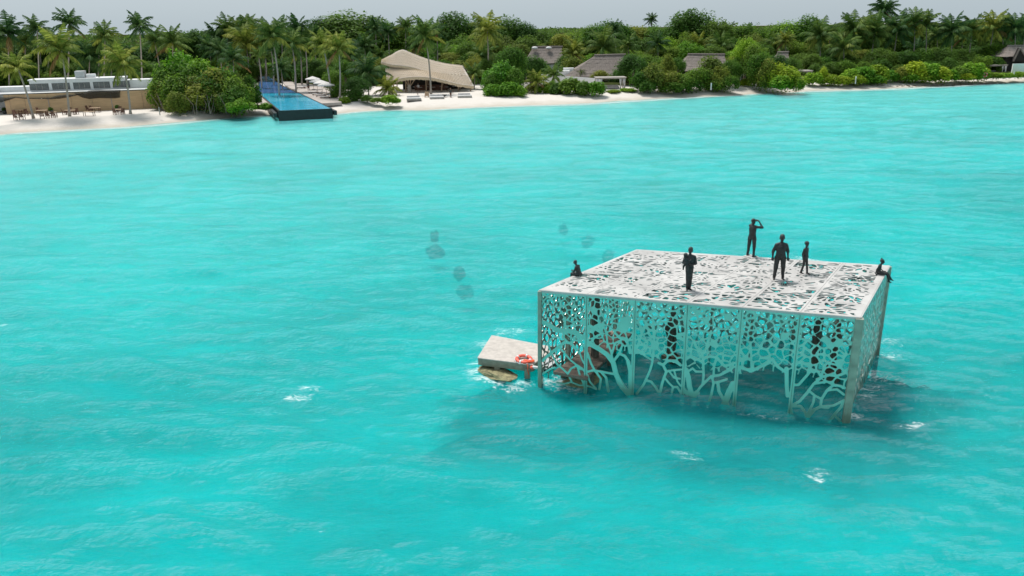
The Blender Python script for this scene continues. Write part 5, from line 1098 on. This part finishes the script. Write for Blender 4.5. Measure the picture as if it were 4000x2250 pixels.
for a, b_ in ((q[0], q[2]), (q[2], q[1])): kid(MB().bar(a+Vector((0, -.1, 0)), b_+Vector((0, -.1, 0)), .35, .3).obj('gable_thatch', M_thatchold), v5[0])
a = atY(3952, 276, at(3950, 300, GZ).y); b_ = atY(4120, 270, at(3950, 300, GZ).y); rw = empty('garden_wall', Vector((a.x, a.y, GZ)), 'white garden wall in front of the thatched villa at the right edge', 'wall')
zt = atY(3952, 249, a.y).z; kid(MB().box(((a.x+b_.x)/2, a.y, (GZ+zt)/2), (b_.x-a.x, .3, zt-GZ)).obj('wall_section', M_white), rw)
v6 = villa((596, 306), (690, 306), (635, 268), (672, 262), 8, 3, 'small grey thatched roof peeking out left of the big thicket', 345)
# cabanas
def cabana(x0, x1, ytop, ybase, label, dep=3.6, curtains=True, bed=True, thick=.28):
    a = at(x0, ybase, GZ); Y = a.y; a = atY(x0, ytop, Y); b_ = atY(x1, ytop+2, Y); h_ = a.z-GZ; W_ = b_.x-a.x; cx = (a.x+b_.x)/2
    e = empty('cabana', (cx, Y+dep/2, GZ), label, 'cabana'); rs = random.Random(x0)
    K = 12
    for k in range(K): MB().box((0, -dep/2-.2+(dep+.4)*(k+.5)/K, h_+.0), (W_+.3, (dep+.4)/K-.03, .08)).obj('roof_board', M_greywood, e)
    for yy in (-dep/2, dep/2): MB().box((0, yy, h_-.16), (W_, .14, .2)).obj('beam', M_greywood, e)
    for xx in (-W_/2+.15, W_/2-.15):
        MB().box((xx, 0, h_-.17), (.14, dep-.2, .2)).obj('side_beam', M_greywood, e)
        for yy in (-dep/2+.05, dep/2-.05): MB().box((xx, yy, (h_-.26)/2), (.17, .17, h_-.26)).obj('post', M_greywood, e)
    if curtains:
        for xx in (-W_/2+.38, -W_/2+1.0, W_/2-.38, W_/2-1.1):
            MB().loft([((xx, -dep/2-.02, h_-.27), .26, .07, 0), ((xx, -dep/2-.02, h_*.6), .20, .08, 0), ((xx*1.03, -dep/2-.02, h_*.33), .09, .07, 0), ((xx, -dep/2-.02, .1), .19, .08, 0)], 10).obj('curtain', M_fabric, e, True)
    if bed: MB().box((0, .2, .28), (W_*.62, dep*.6, .36)).obj('daybed', M_cushion, e, bevel=.05); MB().box((0, .7, .55), (W_*.6, .25, .35)).obj('cushion', M_fabric, e, bevel=.08)
    return e
cabana(2330, 2445, 304, 350, 'weathered wooden cabana with tied white curtains on the beach front')
cabana(2832, 2913, 285, 322, 'small flat-roofed cabana sunk in bushes right of the brown villa', 3, True, False)
cabana(3098, 3174, 277, 318, 'grey flat-roofed cabana between the yellow-green bushes', 3, False, True)
cabana(3830, 3935, 255, 288, 'flat-roofed cabana with hanging curtains left of the right edge white wall', 3.2)
MB_ = None
p = at(3179, 290, GZ); tag(MB().box((p.x, p.y, GZ+1.3), (.35, .35, 2.6)).obj('pillar', M_white), 'short white pillar right of the grey flat-roofed cabana', 'pillar')
# ------------------------------------------------------------------ pool
PZ = 1.55
def P2(x, y, z=PZ): return G(2, x, y, z)
fl_, fr_ = P2(1278, 1117), P2(1788, 1096); mr, ml = P2(1462, 941), P2(1068, 945); br, blf = P2(1300, 862), P2(1062, 880)
er, el_ = P2(1165, 772), P2(1085, 772)
pool = empty('infinity_pool', (fl_+fr_)/2, 'long blue infinity pool with black outer walls running from the palms to the sea', 'pool')
def sheet(pts, m, name, root, z=None, th=.12):
    pts = [Vector((p.x, p.y, p.z if z is None else z)) for p in pts]; n_ = len(pts); bot = [p-Vector((0, 0, th)) for p in pts]
    return kid(MB().add(pts+bot, [tuple(range(n_)), tuple(range(2*n_-1, n_-1, -1))]+[(i, i+n_, (i+1) % n_+n_, (i+1) % n_) for i in range(n_)]).obj(name, m), root)
sheet([fl_, fr_, mr, ml], M_poolnear, 'front_basin', pool, PZ)
sheet([ml+Vector((0, .25, 0)), mr+Vector((0, .25, 0)), br, blf], M_poolfar, 'middle_basin', pool, PZ-.0)
sheet([blf+Vector((0, .2, 0)), br+Vector((0, .2, 0)), er, el_], M_poolfar, 'rear_basin', pool, PZ+.0)
sheet([P2(1390, 958), P2(1480, 956), P2(1600, 1020), P2(1480, 1022)], M_poolpad, 'shallow_ledge', pool, PZ+.006, .02)
sheet([P2(1120, 965), P2(1290, 1000), P2(1335, 1022), P2(1180, 1030)], M_poolpad, 'shallow_ledge', pool, PZ+.006, .02)
for a, b_ in ((fl_, ml), (fr_, mr), (ml, blf), (mr, br), (blf, el_), (br, er)):
    o_ = Vector((.14, 0, 0))*(1 if a.x > (fl_+fr_).x/2-1 and b_.x > ml.x+1 else -1); kid(MB().bar(a+o_-Vector((0, 0, .42)), b_+o_-Vector((0, 0, .42)), .26, .90).obj('side_wall', M_black), pool)
kid(MB().bar(ml+Vector((0, .12, -.03)), mr+Vector((0, .12, -.03)), .24, .14).obj('divider', M_black), pool)
dfr = (fr_-fl_).normalized(); zb = -.6
kid(MB().add([fl_-dfr*.3+Vector((0, -.16, -.02)), fr_+dfr*.3+Vector((0, -.16, -.02)), fr_+dfr*.3+Vector((0, -.0, 0)), fl_-dfr*.3+Vector((0, 0, 0))]+[Vector((p.x, p.y, zb)) for p in (fl_-dfr*.3+Vector((0, -.16, 0)), fr_+dfr*.3+Vector((0, -.16, 0)), fr_+dfr*.3, fl_-dfr*.3)],
    [(0, 1, 2, 3), (7, 6, 5, 4), (0, 4, 5, 1), (1, 5, 6, 2), (2, 6, 7, 3), (3, 7, 4, 0)]).obj('front_wall', M_black), pool)
for a, b_, sg in ((fl_, ml, -1), (fr_, mr, 1)):
    q = a.lerp(b_, .55); kid(MB().bar(a+dfr*sg*.75+Vector((0, 0, -.75)), q+dfr*sg*.6+Vector((0, 0, -.75)), .5, .7).obj('lower_channel', M_black), pool)
dk = empty('pool_deck', P2(1650, 980, 1.45), 'pale stone terrace with loungers along the right side of the pool', 'deck')
sheet([P2(1700, 1045, 1.45), P2(1900, 1032, 1.45), P2(1800, 900, 1.45), P2(1700, 815, 1.45), P2(1300, 815, 1.45), P2(1330, 862, 1.45), P2(1480, 941, 1.45)], M_pooldeck, 'paving', dk, 1.45, .5)
dk2 = empty('pool_deck', P2(1050, 1020, 1.35), 'narrow stone terrace along the left side of the pool', 'deck')
sheet([P2(990, 1060, 1.4), P2(1190, 1058, 1.4), P2(1060, 945, 1.4), P2(1000, 945, 1.4)], M_pooldeck, 'paving', dk2, 1.4, .5)
for k, (zx, zy, r_) in enumerate(((1395, 1186, .5), (1440, 1183, .7), (1525, 1178, .6), (1590, 1178, .7), (1640, 1180, .4), (1680, 1173, .6), (1712, 1176, .5), (1768, 1168, .85), (1350, 1188, .4))):
    order = sorted([1395, 1440, 1525, 1590, 1640, 1680, 1712, 1768, 1350]).index(zx)
    rock('boulder', G(2, zx, zy, .05), (r_, r_*.8, r_*.6), M_boulder, 60+k, 'tan boulder at the foot of the black pool wall, '+(ORD[order] if order < 8 else 'rightmost and largest'), 'boulder', 'boulders in front of the pool')
# umbrellas, loungers
def umbrella(p, R_, h_, lab):
    e = empty('parasol', p, lab, 'parasol', 'white parasols beside the pool'); N = 8; V = [Vector((0, 0, h_+.55))]; F = []
    for k in range(N):
        a = 2*PI*k/N; V.append(Vector((math.cos(a)*R_, math.sin(a)*R_, h_)))
    for k in range(N):
        a = 2*PI*k/N; V.append(Vector((math.cos(a)*R_, math.sin(a)*R_, h_-.18)))
    for k in range(N): k2 = (k+1) % N; F += [(0, 1+k, 1+k2), (1+k, 1+N+k, 1+N+k2, 1+k2)]
    o = mesh_obj('canopy', pydata('canopy', V, F, M_fabric), e); s_ = o.modifiers.new('s', 'SOLIDIFY'); s_.thickness = .02
    MB().tube([(0, 0, 0), (0, 0, h_+.6)], .035, 8).obj('pole', M_woodlight, e); MB().box((0, 0, .05), (.6, .6, .1)).obj('base', M_conc, e)
for k, (zx, zy) in enumerate(((1618, 905), (1660, 935), (1708, 955), (1752, 980))):
    umbrella(P2(zx, zy, 1.46), 1.65, 2.25, 'white parasol beside the pool, '+['farthest from the sea', 'second farthest from the sea', 'second nearest the sea', 'nearest the sea'][k])
def lounger_build(p, rz, lab, grp):
    e = empty('sun_lounger', p, lab, 'sun lounger', grp, rz)
    MB().box((0, 0, .22), (1.95, .68, .1)).obj('frame', M_wood, e); MB().box((.22, 0, .32), (1.4, .62, .1)).obj('mattress', M_fabric, e, bevel=.03)
    MB().box((-.72, 0, .52), (.1, .62, .72), rot=Matrix.Rotation(-.75, 3, 'Y')).obj('backrest', M_fabric, e, bevel=.03)
    for a in (-.8, .8):
        for b_ in (-.27, .27): MB().box((a, b_, .085), (.07, .07, .17)).obj('leg', M_wood, e)
def copy_tree(o, parent=None):
    c = o.copy(); COL.objects.link(c); c.parent = parent
    for ch in list(o.children): copy_tree(ch, c)
    return c
lounger_build(P2(1615, 945, 1.46), math.radians(188), 'sun lounger on the pool terrace under the parasols, farthest from the sea', 'loungers under the parasols')
L0 = [o for o in COL.objects if o.name == 'sun_lounger'][0]
for zx, zy, lb in ((1655, 962, 'second farthest from the sea'), (1693, 978, 'second nearest the sea'), (1735, 993, 'nearest the sea')):
    c = copy_tree(L0); c.location = P2(zx, zy, 1.46); c['label'] = 'sun lounger on the pool terrace under the parasols, '+lb
for zx, zy, lb, z in ((1490, 895, 'white-cushioned sun lounger at the back of the pool terrace, left one', 1.46), (1530, 890, 'white-cushioned sun lounger at the back of the pool terrace, right one', 1.46), (1040, 1035, 'sun lounger on the left pool terrace beside the thicket, nearer the sea', 1.42), (1040, 1005, 'sun lounger on the left pool terrace beside the thicket, farther from the sea', 1.42)):
    c = copy_tree(L0); c.location = P2(zx, zy, z); c['label'] = lb; c['group'] = 'other loungers by the pool'
p = P2(1815, 960, 1.46); e = empty('towel_box', p, 'small blue box on the pool terrace beside the palm trunks', 'box'); MB().box((0, 0, .45), (.6, .5, .9)).obj('body', M_bluep, e); MB().box((0, 0, .93), (.66, .56, .05)).obj('lid', M_white, e)
# daybeds and beach things
def daybed(p, rz, lab):
    e = empty('daybed', p, lab, 'daybed', 'daybeds on the sand', rz); MB().box((0, 0, .14), (2.7, 1.8, .28)).obj('base', M_greywood, e); MB().box((0, 0, .36), (2.6, 1.7, .18)).obj('mattress', M_fabric, e, bevel=.05)
    MB().box((-.1, .72, .58), (2.3, .2, .36)).obj('bolster', M_fabric, e, bevel=.08)
    for sx_ in (-.8, 0, .8): MB().box((sx_, .5, .55), (.6, .16, .4), rot=Matrix.Rotation(-.4, 3, 'X')).obj('cushion', M_cushion, e, bevel=.06)
daybed(G(3, 950, 1012), .15, 'low white daybed on the sand, left one in front of the thatched restaurant')
daybed(G(3, 1182, 998), .15, 'low white daybed on the sand beside the leaning palm trunk')
daybed(G(3, 1463, 985), .1, 'low white daybed on the sand, rightmost in front of the thatched restaurant')
p = G(3, 1242, 985); e = empty('fire_bowl', p, 'dark round fire bowl on the sand right of the middle daybed', 'fire bowl'); MB().loft([((0, 0, .1), .2, .2, 0), ((0, 0, .2), .45, .45, 0), ((0, 0, .5), .85, .85, 0), ((0, 0, .48), .78, .78, 0), ((0, 0, .25), .4, .4, 0)], 20).obj('bowl', M_darksteel, e, True); MB().tube([(0, 0, 0), (0, 0, .15)], .3, 12).obj('foot', M_darksteel, e)
def person(p, lab, shirt, rz=0, sc=1.0):
    me = figure(stand(.09), .97, 'short'); e = empty('person', p, lab, 'person', None, rz)
    me.materials.clear(); me.materials.append(shirt); me.materials.append(M_wood); me.materials.append(M_skin)
    for f in me.polygons:
        z = f.center.z; f.material_index = 1 if .1 < z < .9 and abs(f.center.x) < .23 else (2 if z > 1.47 or z < .1 or (z < 1.02 and abs(f.center.x) > .22) else 0)
    mesh_obj('body', me, e)
person(G(3, 995, 930), 'person in a white shirt standing in the shade under the thatched restaurant', M_fabric, .3)
person(G(3, 1322, 988), 'person in dark clothes standing on the sand behind the daybeds', M_darksteel, .8)
person(P2(1568, 912, 1.46), 'person in dark clothes standing beside the farthest parasol', M_darksteel, .2)
for zx, zy, lb in ((800, 975, 'left of the left daybed'), (560, 968, 'beside the low palm left of the restaurant'), (988, 965, 'behind the left daybed'), (1345, 945, 'behind the standing dark-clothed person')):
    e = empty('stool', G(3, zx, zy), 'small dark round stool on the sand, '+lb, 'stool', 'small stools on the sand'); MB().tube([(0, 0, .4), (0, 0, .46)], .24, 12).obj('seat', M_wood, e)
    for k in range(3): MB().bar((.05*math.cos(k*2.1), .05*math.sin(k*2.1), .4), (.2*math.cos(k*2.1), .2*math.sin(k*2.1), 0), .04).obj('leg', M_wood, e)
e = empty('driftwood_chair', G(3, 1080, 985), 'rough driftwood armchair on the sand left of the leaning palm', 'chair')
MB().box((0, 0, .35), (.8, .7, .14)).obj('seat', M_woodlight, e); MB().box((0, .33, .7), (.8, .12, .7), rot=Matrix.Rotation(-.2, 3, 'X')).obj('backrest', M_woodlight, e)
for a in (-.34, .34):
    for b_ in (-.28, .28): MB().box((a, b_, .14), (.1, .1, .28)).obj('leg', M_woodlight, e)
# left beach chairs and tables
def chair_build():
    e = empty('beach_chair', (0, 0, 0), 'x', 'chair', 'brown wooden beach chairs'); MB().box((0, 0, .40), (.56, .54, .06)).obj('seat', M_wood, e)
    for k in range(4): MB().box((-.2+k*.135, .30+.05, .72), (.10, .03, .58), rot=Matrix.Rotation(-.22, 3, 'X')).obj('back_slat', M_wood, e)
    MB().box((0, .42, 1.0), (.58, .05, .08)).obj('top_rail', M_wood, e)
    for a in (-.27, .27):
        for b_ in (-.24, .26): MB().box((a, b_, .31), (.06, .06, .62)).obj('leg', M_wood, e)
        MB().box((a, .0, .64), (.08, .62, .04)).obj('armrest', M_wood, e)
    return e
def table_build():
    e = empty('beach_table', (0, 0, 0), 'x', 'table', 'wooden beach tables'); MB().box((0, 0, .73), (1.7, .8, .05)).obj('table_top', M_woodlight, e)
    for a in (-.75, .75):
        for b_ in (-.32, .32): MB().box((a, b_, .353), (.07, .07, .705)).obj('leg', M_wood, e)
    return e
c0, t0 = chair_build(), table_build(); first = [True, True]
groups_ = [('in the leftmost group', [(165, 1172, 3.1), (218, 1150, 0), (285, 1165, 1.2), (170, 1213, 3.1), (232, 1208, 3.1)], [(190, 1155, .03)]),
 ('in the second group from the left', [(405, 1148, 2.8), (458, 1136, .1), (430, 1200, 3.6), (497, 1194, 3.1), (553, 1192, 3.1)], [(430, 1160, .05), (522, 1180, .05)]),
 ('around the table by the leaning palm foot', [(655, 1162, 2.2), (770, 1156, 4.2), (708, 1150, .2)], [(715, 1160, .05)]),
 ('in the group under the dark net', [(900, 1130, 1.4), (938, 1128, 2.9), (992, 1118, 0.1)], [(965, 1135, .05), (905, 1175, .05)]),
 ('in the rightmost group', [(1172, 1160, 3.0), (1212, 1140, .1), (1240, 1158, 4.0)], [(1200, 1150, .05)])]
for ph, cs, ts in groups_:
    for k, (zx, zy, rz) in enumerate(sorted(cs)):
        c = c0 if first[0] else copy_tree(c0); first[0] = False; c.location = G(1, zx, zy); c.rotation_euler.z = rz; c['label'] = 'brown wooden beach chair '+ph+', '+ORD[k]
    for k, (zx, zy, rz) in enumerate(sorted(ts)):
        c = t0 if first[1] else copy_tree(t0); first[1] = False; c.location = G(1, zx, zy); c.rotation_euler.z = rz; c['label'] = 'wooden beach table '+ph+(', '+['left one', 'right one'][k] if len(ts) > 1 else '')
for zx, zy, lb in ((52, 1150, 'by the left end of the tan wall'), (520, 1150, 'behind the second chair group'), (1192, 1125, 'behind the rightmost chair group')):
    e = empty('planter', G(1, zx, zy), 'round dark potted plant '+lb, 'potted plant', 'dark round planters'); MB().loft([((0, 0, 0), .26, .26, 0), ((0, 0, .35), .38, .38, 0), ((0, 0, .6), .3, .3, 0)], 14).obj('pot', M_darksteel, e, True)
    mesh_obj('foliage', CR_['dark', 'hedge', 0], e, (0, 0, .7), None, (.42, .42, .38))
# posts
for k, (r_, zx, zy, h_, lb) in enumerate(((5, 557, 1108, 80, 'in front of the olive bushes below the brown villa'), (5, 1195, 1078, 95, 'left of the yellow-green bushes'), (6, 443, 1032, 85, 'before the left hedge under the palm row'), (6, 1088, 998, 75, 'between two hedges under the palm row'), (6, 2388, 955, 75, 'at the far right end of the beach'), (6, 2322, 950, 28, 'short one left of the far right post'))):
    p = G(r_, zx, zy); hh = h_/3.15*scl(p); e = empty('beach_post', p, 'white wooden beach post '+lb, 'post', 'white posts along the beach'); MB().box((0, 0, hh/2), (.2, .2, hh)).obj('shaft', M_white, e); MB().box((0, 0, hh+.03), (.24, .24, .06)).obj('cap', M_white, e)
p = G(6, 2025, 975); e = empty('ring_stand', p, 'short pale post holding the lifebuoy near the right end of the beach', 'post'); MB().box((0, 0, .75), (.14, .14, 1.5)).obj('shaft', M_woodlight, e)
rg_ = ring(p+Vector((0, -.22, 1.0)), .42, .13, (PI/2, 0, 0), 'red life ring hung on a pale post near the right end of the beach', rope=False)
p = G(2, 65, 1165); e = empty('sand_post', p, 'thin weathered post on the sand at the left foot of the thicket', 'post'); MB().box((0, 0, .6), (.12, .12, 1.2)).obj('shaft', M_greywood, e); MB().box((0, 0, 1.22), (.16, .16, .05)).obj('cap', M_greywood, e)
# seaweed line and leaf litter
rs = random.Random(8); mb = MB()
def flakes(x0, y0, x1, y1, n_, sp=3, sz=(.35, .12)):
    for _ in range(n_):
        t = rs.random(); px = x0+(x1-x0)*t; py = y0+(y1-y0)*t+rs.gauss(0, sp); p = at(px, py, .6); d = p.y-float(shore(p.x)); z = float(ground_z(np.array(d)))+.09; p = Vector((p.x, p.y, z))
        mb.box(p, (rs.uniform(.2, 1)*sz[0]*2, rs.uniform(.3, 1)*sz[1]*2, .05), rs.uniform(-.5, .5))
flakes(3290, 335, 3600, 328, 60, .7); flakes(3600, 328, 3780, 321, 90, .8); flakes(3780, 320, 3960, 312, 45, .7); flakes(3200, 337, 3290, 335, 10, .6)
tag(mb.obj('seaweed', M_weed), 'dark line of dried seaweed flakes along the right beach', 'seaweed', None, 'stuff')
# thicket stems at the left bush foot
mb = MB()
for k in range(26):
    px = 625+rs.uniform(0, 110) if k < 16 else 750+rs.uniform(0, 140); p = at(px, 440+rs.uniform(-4, 6), GZ-.1); mb.tube([p, p+Vector((rs.uniform(-.6, .6), rs.uniform(-.2, .4), 1.4)), p+Vector((rs.uniform(-1.6, 1.6), .6, 3.0))], [.07, .055, .03], 5)
tag(mb.obj('thicket_stems', M_bark), 'bare grey stems under the big seaside thicket', 'stems', None, 'stuff')
print('OBJS', len(bpy.data.objects))
